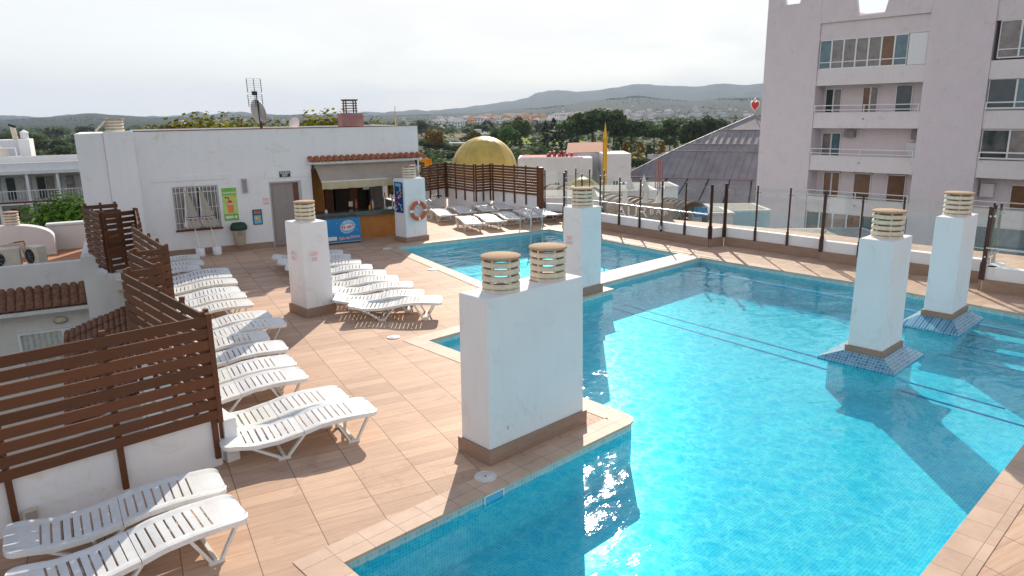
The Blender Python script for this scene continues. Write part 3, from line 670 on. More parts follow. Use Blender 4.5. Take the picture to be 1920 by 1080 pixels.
# ------------------------------------------------------------------ brown slat screens and the low walls under them
def screen(pts, label, z0, z1, n, side=1, group='brown slat screens round the roof deck', posts=None, wall_label=None, wall_top=None, foot=0.2, gap=0.25, wt=0.16, wz=0.0, close=False):
    """one flat screen panel from pts[0] to pts[1]; slats on side*left normal, posts behind"""
    (x0, y0), (x1, y1) = pts; L_ = math.hypot(x1 - x0, y1 - y0); ang = math.atan2(y1 - y0, x1 - x0)
    t_ = thing('slat_screen', label, 'screen', (x0, y0, 0), ang, group)
    mb = MB(); hgt = (z1 - z0) / n; sl = hgt * (1 - gap)
    for i in range(n):
        z = z0 + i * hgt + random.uniform(-.003, .003); mb.box(0.005, L_ - .005, side * .02, side * .045, z + hgt - sl, z + hgt)
    mb.build('slat_panel', 'wood', t_)
    ps = posts or max(2, int(L_ / 0.9) + 1)
    for i in range(ps):
        x = .06 + (L_ - .12) * i / (ps - 1)
        MB().box(x - .03, x + .03, side * .018, side * -.03, foot, z1 + .05).build('post', 'wood', t_)
    if wall_label:
        wl = thing('parapet_wall', wall_label, 'wall', (x0, y0, 0), ang, 'low white walls round the roof deck')
        MB().box(0, L_, side * -.034, side * -(.034 + wt), wz, wall_top or z0 - .02).build('wall_body', 'white', wl, bevel=.012)
    return t_
# near left corner: front screen facing the camera, then stepping away along the row of loungers
screen([(-2.4, 8.18), (2.84, 8.18)], 'wide brown slat screen in the left foreground, nearest the camera', .60, 1.90, 9, -1, posts=6, wall_label='white wall under the nearest brown slat screen', wall_top=.64, foot=.12, gap=.22)
sA = bpy.data.objects['slat_screen']; MB().box(5.21, 5.27, -.05, .06, .58, 1.92).build('end_trim', 'wood', sA); MB().box(5.215, 5.265, .07, .13, .22, 1.88).build('corner_post', 'wood', sA)
screen([(2.86, 8.22), (2.88, 11.52)], 'brown slat screen running back from the nearest screen corner', .60, 1.90, 9, 1, posts=5, wall_label='white wall under the screen running back from the near corner', wall_top=.55, wz=-4)
screen([(2.90, 11.55), (3.38, 11.53)], 'narrow brown slat screen at the first jog of the left fence', .60, 1.90, 9, -1, posts=2, wall_label='short white wall at the first jog of the left fence', wall_top=.55, wz=-4)
screen([(3.40, 11.55), (3.44, 13.20)], 'brown slat screen between the first and second jog of the left fence', .60, 1.90, 9, 1, posts=3, wall_label='white wall between the first and second jog of the left fence', wall_top=.55, wz=-4)
screen([(3.46, 13.22), (4.04, 13.18)], 'narrow brown slat screen at the second jog of the left fence', .60, 1.90, 9, -1, posts=2, wall_label='short white wall at the second jog of the left fence', wall_top=.55, wz=-4)
screen([(4.05, 13.22), (4.42, 16.45)], 'brown slat screen behind the second jog, halfway to the bar building', .60, 1.90, 9, 1, posts=5, wall_label='white wall behind the second jog of the left fence', wall_top=.55, wz=-4)
screen([(4.60, 16.6), (5.36, 19.45)], 'brown slat screen seen almost edge on near the bar building', .60, 1.90, 9, 1, posts=4, wall_label='white wall seen edge on near the bar building', wall_top=.55, wz=-4)
screen([(4.52, 19.30), (5.38, 19.50)], 'brown slat screen facing the camera left of the bar building, lower one', .45, 1.90, 10, -1, posts=3, wall_label='white wall under the facing screen left of the bar building', wall_top=.4, wz=-6)
screen([(4.56, 21.18), (5.36, 21.08)], 'brown slat screen facing the camera against the bar building corner', .55, 1.93, 10, -1, posts=3, wall_label='white wall under the screen at the bar building corner', wall_top=.45, wz=-6)
screen([(4.52, 19.36), (4.56, 21.14)], 'brown slat screen joining the two facing screens by the bar building', .5, 1.90, 10, 1, posts=3, wall_label='white wall joining the facing screens by the bar building', wall_top=.42, wz=-6)
t_ = thing('wall_socket', 'small beige socket box low on the white wall behind the nearest loungers', 'socket', (.86, 8.12, .20))
MB().box(-.07, .07, 0, .035, -.06, .06).build('box', 'acbeige', t_); MB().box(-.05, .05, -.004, 0, -.04, .04).build('cover', 'greyframe', t_)
# far side screens
FS = [((18.5, 25.42), (20.18, 25.80)), ((20.18, 25.80), (19.83, 23.42)), ((19.83, 23.40), (20.68, 23.28)), ((20.68, 23.26), (20.56, 20.30))]
fl = ['brown slat screen at the far left of the rear fence behind the metal chairs', 'brown slat screen with sunlit gaps behind the left rear loungers', 'short shaded brown slat screen in the middle of the rear fence', 'brown slat screen with sunlit gaps at the right end of the rear fence']
for (p, q), lb, sd_, ps in zip(FS, fl, (-1, -1, -1, -1), (4, 4, 3, 5)):
    screen([p, q], lb, .86, 2.0, 10, sd_ if True else 1, posts=ps, wall_label='white wall under the ' + lb.split(' screen ')[1].replace('behind', 'screen behind') if False else 'white parapet under the ' + lb.replace('brown slat screen', 'brown screen'), wall_top=.88, foot=.45, wz=-5, wt=.25, gap=.17)
t_ = thing('screen_end_post', 'thick brown post ending the rear fence beside the glass', 'post', (20.52, 20.12, 0)); MB().box(-.07, .07, -.09, .09, .25, 2.0).build('shaft', 'wood', t_); MB().box(-.075, .075, -.095, .095, 2.0, 2.015).build('cap', 'black', t_)

# ------------------------------------------------------------------ low wall with skirting and glass balustrade on the right
def glasswall(pts, label, wlabel, zt=.57, zg=1.86, posts=4, rail=False, hw=.9, fat=(), wall=True):
    (x0, y0), (x1, y1) = pts; L_ = math.hypot(x1 - x0, y1 - y0); ang = math.atan2(y1 - y0, x1 - x0)
    # local +y is left of the direction; directions are chosen so that -y looks at the pools
    if wall:
        wl = thing('parapet_wall', wlabel, 'wall', (x0, y0, 0), ang, 'low white walls round the roof deck')
        MB().box(0, L_, .03, .26, -8, zt).build('wall_body', 'white', wl, bevel=.012)
        MB().box(0, L_, -.03, .029, 0, .28).build('skirting', 'plinth', wl)
    t_ = thing('glass_balustrade', label, 'balustrade', (x0, y0, 0), ang, 'glass balustrades on the right parapet')
    xs = [L_ * i / (posts - 1) for i in range(posts)] if posts > 1 else [L_ / 2]
    for i, x in enumerate(xs):
        k = 1.7 if i in fat else 1
        p = MB(); p.box(x - .028 * k, x + .028 * k, -.034, .028, .26, .66); p.box(x - .019 * k, x + .019 * k, -.014, .026, .66, 1.90); po = p.build('post', 'postpaint', t_)
        MB().box(x - .024 * k, x + .024 * k, -.02, .028, 1.90, 1.925).build('post_cap', 'black', po)
        c = MB()
        for zz in (.80, 1.72): c.cyl((x - .06, .05, zz), (x + .06, .05, zz), .009, n=8); c.box(x - .075, x - .045, .03, .07, zz - .02, zz + .02); c.box(x + .045, x + .075, .03, .07, zz - .02, zz + .02)
        c.build('clamp', 'metal', po)
    for a_, b_ in zip(xs, xs[1:]): MB().box(a_ + .05, b_ - .05, .046, .056, zt + .03, zg).build('glass_panel', 'glass', t_)
    if rail:
        mb = MB(); mb.cyl((0, -.10, 1.02), (L_, -.10, 1.02), .021, n=10)
        hr = mb.build('handrail', 'metal', t_)
        for x in xs[1:-1]: MB().tube([(x, -.10, 1.02), (x, -.10, .96), (x, -.02, .94)], .007, 6).build('bracket', 'metal', hr)
        for x in xs[1:-1:2]: MB().tube([(x + .28, -.06, .60), (x + .28, -.07, .40), (x + .40, -.07, .40)], .005, 6).build('hook', 'metal', hr)
glasswall([(20.62, 20.0), (20.95, 19.2)], 'first glass balustrade right of the rear brown screens', 'white parapet wall right of the rear brown screens', posts=2)
glasswall([(20.95, 19.15), (20.0, 18.42)], 'short glass balustrade at the inward jog behind the far pool', 'white wall at the inward jog behind the far pool', posts=2)
glasswall([(19.97, 18.35), (19.30, 11.68)], 'long glass balustrade with a chrome handrail behind the far pool', 'long white parapet wall with the no smoking sign behind the far pool', posts=8, rail=True)
glasswall([(19.32, 11.64), (19.86, 11.52)], 'narrow glass balustrade at the outward jog between the pools', 'short white wall at the outward jog between the pools', posts=2)
glasswall([(19.88, 11.48), (19.76, 8.40)], 'glass balustrade behind the far corner of the large pool', 'white parapet wall behind the far corner of the large pool', posts=4, fat=(3,))
glasswall([(19.50, 8.30), (19.50, 5.30)], 'glass balustrade behind the two pillars in the water', 'white parapet wall behind the two pillars in the water', posts=4, fat=(0,))
glasswall([(19.50, 5.25), (19.48, 4.36)], 'narrow glass balustrade left of the right hand steps', 'short white wall left of the right hand steps', posts=2)
glasswall([(19.45, 4.22), (18.70, 4.26)], 'glass gate panel across the parapet at the right edge', 'low white wall under the glass gate at the right edge', posts=3)
glasswall([(18.66, 4.20), (18.80, .2)], 'glass balustrade at the right edge of the picture with a chrome rail', 'white parapet wall at the right edge of the picture', posts=4, rail=True)
# outer balustrade seen behind the jog
glasswall([(21.9, 19.5), (21.75, 17.9)], 'outer glass balustrade seen behind the inward jog', '', posts=3, wall=False)
t_ = thing('no_smoking_sign', 'small round no smoking sign in a purple ring on the long white parapet', 'sign', (19.40, 13.55, .41), math.atan2(-6.67, -.67))
mb = MB(); mb.mat('paper').cyl((0, -.0, 0), (0, -.008, 0), .085, n=28); mb.build('disc', None, t_)
mb = MB(); mb.mat('navy')
mb.lathe([(.062, 0), (.085, 0), (.085, .006), (.062, .006), (.062, 0)], 28)
o = mb.build('ring', None, t_); o.rotation_euler = (R(90), 0, 0); o.location = (0, -.009, 0)
MB().bar((-.05, -.012, -.05), (.05, -.012, .05), .012, .018, (0, 1, 0)).build('slash', 'red', t_)
MB().box(-.04, .04, -.011, -.009, -.008, .008).build('cigarette', 'black', t_)

# pool ladder
t_ = thing('pool_ladder', 'chrome ladder with two curved handrails at the far edge of the far pool', 'pool ladder', (17.93, 18.05, 0), R(-13))
for x in (-.24, .24):
    pts = [(x, .42, 0)] + [(x, .05 + .36 * math.cos(k * math.pi / 10), .50 + .30 * math.sin(k * math.pi / 10)) for k in range(0, 11)] + [(x, -.31, -.75)]
    MB().tube(pts, .021, 10).build('handrail', 'metal', t_); MB().cyl((x, .42, 0), (x, .42, .025), .045, n=14).build('flange', 'metal', t_)
for z in (-.25, -.45): MB().box(-.23, .23, -.36, -.28, z, z + .025).build('step', 'metal', t_)

# ------------------------------------------------------------------ bar building
BD = (10.07, 21.94, 0)
B = thing('bar_building', 'long white flat roofed bar and changing building with a tiled canopy at the left', 'building', BD, R(-15))
ZT = 3.75
mb = MB(); T = .2
mb.box(-4.46, -2.87, 0, T, -8, ZT); mb.box(-2.87, -1.58, 0, T, -1, .79); mb.box(-2.87, -1.58, 0, T, 2.10, ZT); mb.box(-1.58, -.06, 0, T, -1, ZT)
mb.box(-.06, .95, 0, T, 2.10, ZT); mb.box(.95, 1.30, 0, T, -1, ZT); mb.box(1.30, 4.90, 0, T, 2.46, ZT); mb.box(4.90, 5.05, 0, T, -8, ZT)
mb.box(-3.7, 5.05, 4.8, 5.0, -8, ZT); mb.box(4.85, 5.05, T, .5, -8, ZT); mb.box(4.85, 5.05, .5, 3.6, -8, .93); mb.box(4.85, 5.05, .5, 3.6, 2.2, ZT); mb.box(4.85, 5.05, 3.6, 4.8, -8, ZT)
mb.build('front_wall', 'white', B)
mb = MB(); mb.box(-4.46, -3.70, -.30, -.001, -8, ZT + .03); mb.box(-5.16, -4.461, -.22, 3.2, -8, ZT - .02); mb.build('stair_block', 'white', B, bevel=.02)
MB().box(-4.4, 4.8, .21, 4.79, 3.30, 3.42).build('roof', 'roofgravel', B)
mb = MB(); mb.box(-3.72, 5.07, -.02, .22, ZT + .001, ZT + .022); mb.build('parapet_cap', 'redsill', B)
mb = MB()
mb = None
for x0, x1 in ((-3.69, -.07), (.96, 1.29), (4.91, 5.04)): MB().box(x0, x1, -.014, -.001, 0, .19).build('skirting', 'plinth', B)
mb = MB()
for x0, x1, z0, z1 in ((-3.38, -1.28, 2.27, 2.43), (-.16, 1.24, 2.22, 2.38)): MB().box(x0, x1, -.022, -.001, z0, z1).build('lintel_band', 'white', B, bevel=.004)
# window with bars
wf = MB(); x0, x1, z0, z1 = -2.87, -1.58, .79, 2.10
for a_, b_, c_, d_ in ((x0, x0 + .05, z0, z1), (x1 - .05, x1, z0, z1), (x0 + .05, x1 - .05, z0, z0 + .05), (x0 + .05, x1 - .05, z1 - .05, z1), (-2.25, -2.19, z0 + .05, z1 - .05)): wf.box(a_, b_, .04, .10, c_, d_)
wo_ = wf.build('window', 'greyframe', B)
MB().box(x0 + .05, -2.25, .066, .074, z0 + .05, z1 - .05).build('pane', 'panecurtain', wo_); MB().box(-2.19, x1 - .05, .076, .084, z0 + .05, z1 - .05).build('pane', 'pane', wo_)
g = MB()
for k in range(11): g.cyl((x0 + .1 + k * .109, .015, z0 + .02), (x0 + .1 + k * .109, .015, z1 - .02), .009, n=6)
for z in (1.0, 1.45, 1.92): g.box(x0 + .02, x1 - .02, .008, .022, z - .008, z + .008)
g.build('bars', 'white_paint', wo_); MB().box(x0 - .03, x1 + .03, -.05, .06, z0 - .045, z0).build('sill', 'redsill', wo_)
# door
dr = MB().box(-.03, .86, .10, .14, 0.02, 2.07).build('door', 'door', B)
mb = MB(); mb.box(-.06, -.01, .03, .16, 0, 2.1); mb.box(.86, .95, .03, .16, 0, 2.1); mb.box(-.01, .86, .03, .16, 2.05, 2.1); mb.build('door_frame', 'greyframe', dr)
mb = MB(); mb.box(.05, .42, .092, .10, .15, .75); mb.box(.48, .80, .092, .10, .15, .75); mb.box(.05, .42, .092, .10, .9, 1.95); mb.box(.48, .80, .092, .10, .9, 1.95); mb.build('door_panel', 'door', dr, bevel=.004)
MB().box(.70, .84, .07, .09, .02, 2.04).build('open_leaf_edge', 'brownshutter', dr)
# bar interior
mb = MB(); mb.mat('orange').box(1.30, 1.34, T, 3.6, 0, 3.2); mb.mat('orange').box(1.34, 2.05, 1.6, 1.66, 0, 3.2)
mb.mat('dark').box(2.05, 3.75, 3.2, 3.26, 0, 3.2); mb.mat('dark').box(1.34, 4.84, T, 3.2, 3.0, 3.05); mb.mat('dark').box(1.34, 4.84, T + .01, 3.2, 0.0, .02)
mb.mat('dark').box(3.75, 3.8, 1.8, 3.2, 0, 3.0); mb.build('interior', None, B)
MB().box(1.30, 4.90, .02, .12, 0, .80).build('bar_front', 'orange', B)
MB().box(1.28, 4.89, -.12, .55, .80, .96).build('counter', 'counter', B, bevel=.01)
sh = MB()
rnd = random.Random(3)
for k, (xa, xb) in enumerate(((2.15, 2.45), (2.55, 3.05), (3.1, 3.4), (3.45, 3.75))): sh.mat('brownshutter' if k % 2 == 0 else 'dark').box(xa, xb, 1.9 + .1 * k, 2.3, .3, 2.25)
sh.build('back_cabinets', None, B)
sh = MB()
sh.mat('yellow_print').box(2.42, 2.86, 1.30, 1.33, 1.62, 2.02); sh.mat('paper').box(2.46, 2.82, 1.296, 1.30, 1.66, 1.98)
for r_ in range(6): sh.mat('navy').box(2.50, 2.50 + rnd.uniform(.2, .29), 1.292, 1.296, 1.68 + r_ * .047, 1.70 + r_ * .047)
sh.mat('paper').box(3.35, 3.58, 1.2, 1.21, 1.55, 1.95); sh.mat('paper').box(2.72, 2.86, .9, .91, 1.02, 1.2)
sh.build('menu_boards', None, B)
# things on the counter
def bottle(x, y, z, mat, h, label, r=.032):
    p = uv(0, 0); o = thing('bottle', label, 'bottle', (BD[0] + C15 * x + S15 * y, BD[1] - S15 * x + C15 * y, z), 0, 'bottles and jars on the bar counter')
    MB().lathe([(0, 0), (r, 0), (r, h * .62), (r * .4, h * .78), (r * .38, h * .95), (0, h * .95)], 14).build('body', mat, o); MB().lathe([(r * .45, h * .93), (r * .45, h), (0, h)], 10).build('cap', 'paper', o)
bottle(3.30, .2, .96, 'red', .28, 'red topped bottle in the middle of the bar counter'); bottle(3.38, .25, .96, 'paper', .33, 'tall pale bottle behind the red one on the bar counter')
bottle(3.22, .1, .96, 'yellow_print', .17, 'short yellowish jar left of the red bottle'); bottle(1.72, .1, .96, 'paper', .12, 'small white jar alone at the left end of the counter', .05)
bottle(2.95, .8, .96, 'orange_print', .3, 'orange bottle behind the counter near the yellow framed board'); bottle(4.15, .1, .96, 'pink', .22, 'pinkish bottle beside the beer taps', .035)
for i, (x, lb) in enumerate(((3.78, 'left chrome beer tap with a red handle on the bar counter'), (4.06, 'right chrome beer tap with a black handle on the bar counter'))):
    o = thing('beer_tap', lb, 'beer tap', (BD[0] + C15 * x + S15 * .15, BD[1] - S15 * x + C15 * .15, .96), R(-15), 'beer taps on the bar counter')
    MB().cyl((0, 0, 0), (0, 0, .46), .03, n=14).build('column', 'metal', o); MB().tube([(0, 0, .42), (0, -.08, .42), (0, -.09, .36)], .014, 8).build('spout', 'metal', o); MB().cyl((0, -.05, .45), (0, -.05, .56), .018, .022, 10).build('handle', 'red' if i == 0 else 'black', o)
o = thing('drip_tray', 'flat steel drip tray at the right end of the bar counter', 'tray', (BD[0] + C15 * 4.5 + S15 * .05, BD[1] - S15 * 4.5 + C15 * .05, .96), R(-15))
MB().box(-.22, .22, -.1, .1, 0, .03).build('tray_body', 'metal', o)
# awning
mb = MB(); v = [(1.42, -.04, 2.56), (4.88, -.04, 2.56), (4.84, -.62, 2.08), (1.46, -.62, 2.08), (1.42, -.04, 2.545), (4.88, -.04, 2.545), (4.84, -.62, 2.065), (1.46, -.62, 2.065)]
mb.add(v, [(0, 3, 2, 1), (4, 5, 6, 7), (0, 1, 5, 4), (1, 2, 6, 5), (2, 3, 7, 6), (3, 0, 4, 7)]); aw = mb.build('awning', 'canvas', B)
MB().bar((1.45, -.635, 2.065), (4.85, -.635, 2.065), .03, .035).build('front_bar', 'alu', aw)
mb = MB(); n_ = 60; vv = []
for i in range(n_ + 1):
    x = 1.47 + 3.36 * i / n_; dz = .02 * math.sin(i * .8); vv += [(x, -.642 + .006 * math.sin(i * 1.3), 2.05), (x, -.642 + .012 * math.sin(i * 1.3), 1.82 + dz * .4)]
mb.add(vv, [(2 * i, 2 * i + 1, 2 * i + 3, 2 * i + 2) for i in range(n_)]); mb.build('valance', 'valance', aw)
for x in (1.36, 4.93): MB().box(x - .03, x + .03, -.09, -.0, 2.38, 2.6).build('bracket', 'black', aw)
# ledge and barrel tiles
rf = MB().box(1.22, 5.10, -.20, -.001, 2.60, 2.68).build('tile_ledge', 'white', B, bevel=.006)
tl = MB(); tl.smooth = True; nT = 19
for i in range(nT):
    xc = 1.30 + i * (3.72 / (nT - 1)); r_ = .098; seg = 8
    for fl_, off_, zz in ((1, 0, 0), (-1, .103, .05)):
        pts = []
        for (yy, zb) in ((-.32, 2.675), (-.001, 2.80)):
            for k in range(seg + 1):
                th = math.pi * k / seg; pts.append((xc + off_ + r_ * .95 * math.cos(th), yy + (.02 if fl_ < 0 else 0), zb + zz * .6 + (1 if fl_ > 0 else -.3) * r_ * .72 * math.sin(th)))
            for k in range(seg + 1):
                th = math.pi * k / seg; pts.append((xc + off_ + (r_ - .02) * .95 * math.cos(th), yy + (.02 if fl_ < 0 else 0), zb + zz * .6 - .012 + (1 if fl_ > 0 else -.3) * (r_ - .02) * .72 * math.sin(th)))
        s_ = seg + 1; fs = []
        for k in range(seg): fs += [(k, k + 1, 2 * s_ + k + 1, 2 * s_ + k), (s_ + k, 3 * s_ + k, 3 * s_ + k + 1, s_ + k + 1), (k, s_ + k, s_ + k + 1, k + 1)]
        tl.add(pts, fs)
tl.build('barrel_tiles', 'terracotta', rf)
def onb(name, label, cat, x, y, z, **k): return thing(name, label, cat, (BD[0] + C15 * x + S15 * y, BD[1] - S15 * x + C15 * y, z), R(-15), **k)
# wall mounted things
t_ = onb('exit_sign', 'small dark green exit sign over the grey door', 'sign', .46, -.024, 2.325)
MB().box(-.17, .17, -.018, 0, -.09, .09).build('board', 'exitgreen', t_); text('lettering', 'SALIDA\nEXIT', .085, 'paper', t_, facing(0, -.019, 0), .001, .002)
t_ = onb('drink_poster', 'green poster with a fruit drink on the white wall right of the barred window', 'poster', -1.27, -.001, 1.48)
MB().box(-.215, .215, -.01, 0, -.51, .51).build('sheet', 'lime_print', t_)
mb = MB(); mb.mat('green_print').box(-.213, .213, -.012, -.01, .28, .508); mb.mat('green_print').box(-.213, .213, -.012, -.01, -.508, -.30); mb.build('colour_bands', None, t_)
text('title', 'GRANIZADOS', .062, 'paper', t_, facing(0, -.0125, .36), .001, .002)
mb = MB(); mb.mat('orange_print'); mb.add([(-.11, -.014, .08), (.11, -.014, .08), (.08, -.014, -.27), (-.08, -.014, -.27)], [(0, 1, 2, 3)]); mb.mat('red').box(-.06, .05, -.0145, -.013, .05, .12); mb.mat('pink').box(-.10, .10, -.0148, -.0145, -.02, .05); mb.build('drink_glass', None, t_)
mb = MB()
for x, z, m_, r_ in ((-.12, .22, 'redsill', .03), (-.05, .20, 'red', .035), (.03, .24, 'yellow_print', .04), (.10, .19, 'yellow_print', .045), (.14, .25, 'orange_print', .03), (-.02, .15, 'orange_print', .03)): mb.mat(m_).cyl((x, -.013, z), (x, -.0145, z), r_, n=12)
mb.build('fruit', None, t_); mb = MB(); mb.mat('paper').box(-.17, .06, -.0135, -.012, -.44, -.36); mb.mat('paper').cyl((.13, -.012, -.40), (.13, -.0135, -.40), .045, n=14); mb.build('small_print', None, t_)
t_ = onb('wall_lamp', 'narrow grey wall lamp to the upper right of the green poster', 'wall lamp', -.795, -.001, 2.03)
MB().box(-.075, .075, -.09, 0, -.22, .22).build('housing', 'greyframe', t_, bevel=.01); MB().box(-.055, .055, -.096, -.09, -.19, .19).build('lens', 'door', t_)
t_ = onb('litter_bin', 'beige litter bin with a dark green lid fixed under the green poster', 'bin', -1.12, -.03, .20)
mb = MB(); z_ = [(.13, .10, 0.0), (.17, .13, .06), (.21, .16, .52)]; vv = []
for hx, hy, zz in z_:
    for k in range(16): th = 2 * math.pi * k / 16; sc_ = 1 / max(abs(math.cos(th)), abs(math.sin(th))) ** .6; vv.append((hx * math.cos(th) * sc_ * .95, -.16 + hy * math.sin(th) * sc_ * .95, zz))
mb.smooth = True; mb.add(vv, [(k + 16 * j, (k + 1) % 16 + 16 * j, (k + 1) % 16 + 16 * (j + 1), k + 16 * (j + 1)) for j in (0, 1) for k in range(16)] ); mb.smooth = False; mb.add(vv[:16], [tuple(range(16))]); mb.build('body', 'bin', t_)
mb = MB(); mb.smooth = True; mb.lathe([(.235, .48), (.26, .53), (.255, .60), (.20, .70), (.165, .71), (.16, .64), (.0, .60)], 20, (0, -.16, 0), True, 1, .78); mb.build('lid', 'bingreen', t_)
mb = MB(); mb.lathe([(.055, 0), (.065, 0), (.065, .003), (.055, .003), (.055, 0)], 20); o = mb.build('emblem', 'black', t_); o.rotation_euler = (R(90), 0, 0); o.location = (0, -.335, .38)
MB().box(-.03, .0, -.337, -.333, .36, .41).build('emblem_figure', 'black', o) if False else None
t_ = onb('framed_notice', 'small dark framed blue notice on the wall right of the litter bin', 'notice', -.50, -.001, 1.02)
MB().box(-.14, .14, -.03, 0, -.24, .24).build('frame', 'black', t_); mb = MB(); mb.mat('ltblue').box(-.11, .11, -.034, -.03, -.21, .06); mb.mat('redwall').box(-.11, .11, -.034, -.03, .09, .21); mb.mat('orange_print').box(-.04, .05, -.037, -.034, -.12, .0); mb.mat('yellow_print').box(-.07, .03, -.038, -.037, -.06, .01); mb.build('picture', None, t_)
t_ = onb('warning_notice', 'faded pink notice on the white wall left of the grey door', 'notice', -.19, -.001, 1.50); notice(t_, 0, 0, 0, 'y', .26, .24)
# ice cream freezer
t_ = onb('ice_cream_freezer', 'blue ice cream chest freezer in front of the orange bar counter', 'freezer', 2.12, -.36, 0)
MB().box(-.72, .52, -.30, .30, .06, .84).build('cabinet', 'bluefz', t_, bevel=.02); MB().box(-.70, .50, -.28, .28, .845, .875).build('glass_lid', 'counter', t_)
MB().box(-.70, .50, -.28, .28, .0, .058).build('base', 'black', t_); mb = MB().mat('alu'); mb.box(-.72, .52, -.306, -.30, .055, .075); mb.build('trim', None, t_)
mb = MB(); cx_, cz_ = .08, .56
for rx, rz, dy, m_ in ((.245, .215, -.303, 'paper'), (.23, .20, -.305, 'ltblue'), (.20, .105, -.308, 'paper')):
    n_ = 32; cz2 = cz_ - (.01 if m_ == 'paper' and rx < .21 else 0); mb.mat(m_).add([(cx_ + rx * math.cos(2 * math.pi * k / n_), dy, cz2 + rz * math.sin(2 * math.pi * k / n_) + .10 * rx * math.cos(2 * math.pi * k / n_)) for k in range(n_)], [tuple(range(n_))])
mb.build('emblem', None, t_)
text('brand_lettering', 'Nestlé', .145, 'red', t_, facing(cx_, -.310, cz_ - .01, R(-6)), .001, .004); text('top_lettering', 'HELADOS', .062, 'paper', t_, facing(cx_, -.309, cz_ + .145, R(-6)), .001, .001)
text('slogan', 'Pide un Deseo', .115, 'paper', t_, facing(.12, -.3045, .20, R(-5)), .001, .009); text('slogan', 'Pide un Deseo', .115, 'red', t_, facing(.12, -.306, .20, R(-5)), .001, .002)
mb = MB().mat('paper')
for x, z, s_ in ((.36, .62, .012), (.33, .50, .010), (.38, .44, .014), (-.05, .36, .012), (-.28, .70, .012), (.42, .18, .010), (-.45, .3, .012)): mb.add([(x - s_, -.304, z), (x, -.304, z - s_), (x + s_, -.304, z), (x, -.304, z + s_)], [(0, 1, 2, 3)])
mb.box(-.62, -.30, -.304, -.301, .14, .26); mb.build('stars', None, t_)

# folded parasols in white stands
def parasol(x, y, lean, label):
    t_ = onb('folded_parasol', label, 'parasol', x, y, 0, group='folded parasols leaning at the barred window')
    MB().lathe([(0, .0), (.12, 0), (.135, .04), (.13, .25), (.09, .27), (.03, .27), (0, .27)], 20).build('stand', 'white_paint', t_)
    tip = Vector((lean[0], lean[1], 2.05)); b0 = Vector((0, 0, .25)); at_ = lambda k: b0 + (tip - b0) * k
    MB().cyl(b0, at_(.995), .016, n=8).build('pole', 'white_paint', t_)
    mb = MB(); mb.smooth = True; nseg = 32; rings = []
    for k, r_ in ((.985, .02), (.9, .05), (.75, .10), (.6, .15), (.47, .195), (.38, .24), (.36, .235)):
        c = at_(k); rings.append([(c.x + r_ * (1 + .16 * math.cos(8 * th)) * math.cos(th), c.y + r_ * .75 * (1 + .16 * math.cos(8 * th)) * math.sin(th), c.z + (.03 * math.cos(8 * th) if k < .4 else 0)) for th in [2 * math.pi * i / nseg for i in range(nseg)]])
    vv = [p for r_ in rings for p in r_]
    for half, m_ in ((0, 'parasol'), (1, 'parasolw')):
        mb.mat(m_); mb.add(vv, [(j * nseg + i, j * nseg + (i + 1) % nseg, (j + 1) * nseg + (i + 1) % nseg, (j + 1) * nseg + i) for j in range(len(rings) - 1) for i in range(nseg) if (1 if (i // 4) % 4 == (3 if lean[0] > -.1 else 0) else 0) == half])
    mb.build('canopy', None, t_); MB().cyl(at_(.98), at_(1.03), .025, .006, 10).build('finial', 'white_paint', t_)
    c = at_(.5); mb = MB(); 
    for dz, m_ in ((.05, 'navy'), (.02, 'paper'), (-.01, 'red'), (-.04, 'navy')): mb.mat(m_).lathe([(.185, dz), (.19, dz + .022)], 16, (c.x, c.y, c.z), True, 1, .75)
    mb.build('tie_band', None, t_)
parasol(-2.32, -.42, (-.20, .22), 'left folded taupe parasol leaning at the barred window'); parasol(-1.84, -.42, (-.28, .22), 'right folded taupe parasol leaning at the barred window')

# rooftop equipment
t_ = onb('satellite_dish', 'large grey satellite dish below the aerial on the bar roof', 'satellite dish', -.02, .5, 3.42)
def dish(t_, r, c, tiltv, nm='reflector', mat='greyframe'):
    d = Vector(tiltv).normalized(); a = d.orthogonal().normalized(); b = d.cross(a); mb = MB(); mb.smooth = True; rings = []
    for k in range(7):
        q = k / 6; rings.append([Vector(c) + (a * math.cos(th) + b * math.sin(th)) * r * q + d * (.18 * r * q * q) for th in [2 * math.pi * i / 28 for i in range(28)]])
    vv = [p for q in rings for p in q]; mb.add(vv, [(j * 28 + i, j * 28 + (i + 1) % 28, (j + 1) * 28 + (i + 1) % 28, (j + 1) * 28 + i) for j in range(6) for i in range(28)])
    o = mb.build(nm, mat, t_); s_ = o.modifiers.new('t', 'SOLIDIFY'); s_.thickness = .012
dish(t_, .40, (-.12, 0, .83), (.80, .35, .18)); MB().cyl((0, 0, 0), (0, 0, .75), .025, n=8).build('mast', 'black', t_); MB().bar((-.02, -.1, .45), (.38, .05, .62), .03).build('feed_arm', 'black', t_); MB().cyl((.36, .04, .60), (.30, .02, .68), .035, n=8).build('feed_horn', 'greyframe', t_)
t_ = onb('tv_aerial', 'grid television aerial on a thin mast above the large dish', 'aerial', -.10, .35, 3.42)
MB().cyl((0.03, 0, 0), (-.02, 0, 1.42), .018, n=8).build('mast', 'black', t_)
for z0_, z1_, k in ((1.02, 1.38, 1), (1.45, 1.86, -1)):
    mb = MB()
    for j in range(7): z = z0_ + (z1_ - z0_) * j / 6; mb.cyl((-.27, -.04 * k, z), (.15, -.04 * k, z), .0035, n=5)
    for x in (-.27, -.06, .15): mb.cyl((x, 0, z0_), (x - .03 * k * 0, .05, z1_), .011, n=5)
    mb.build('reflector_grid', 'black', t_)
MB().bar((-.15, -.05, 1.42), (0, 0, 1.42), .05, .12).build('dipole_box', 'black', t_)
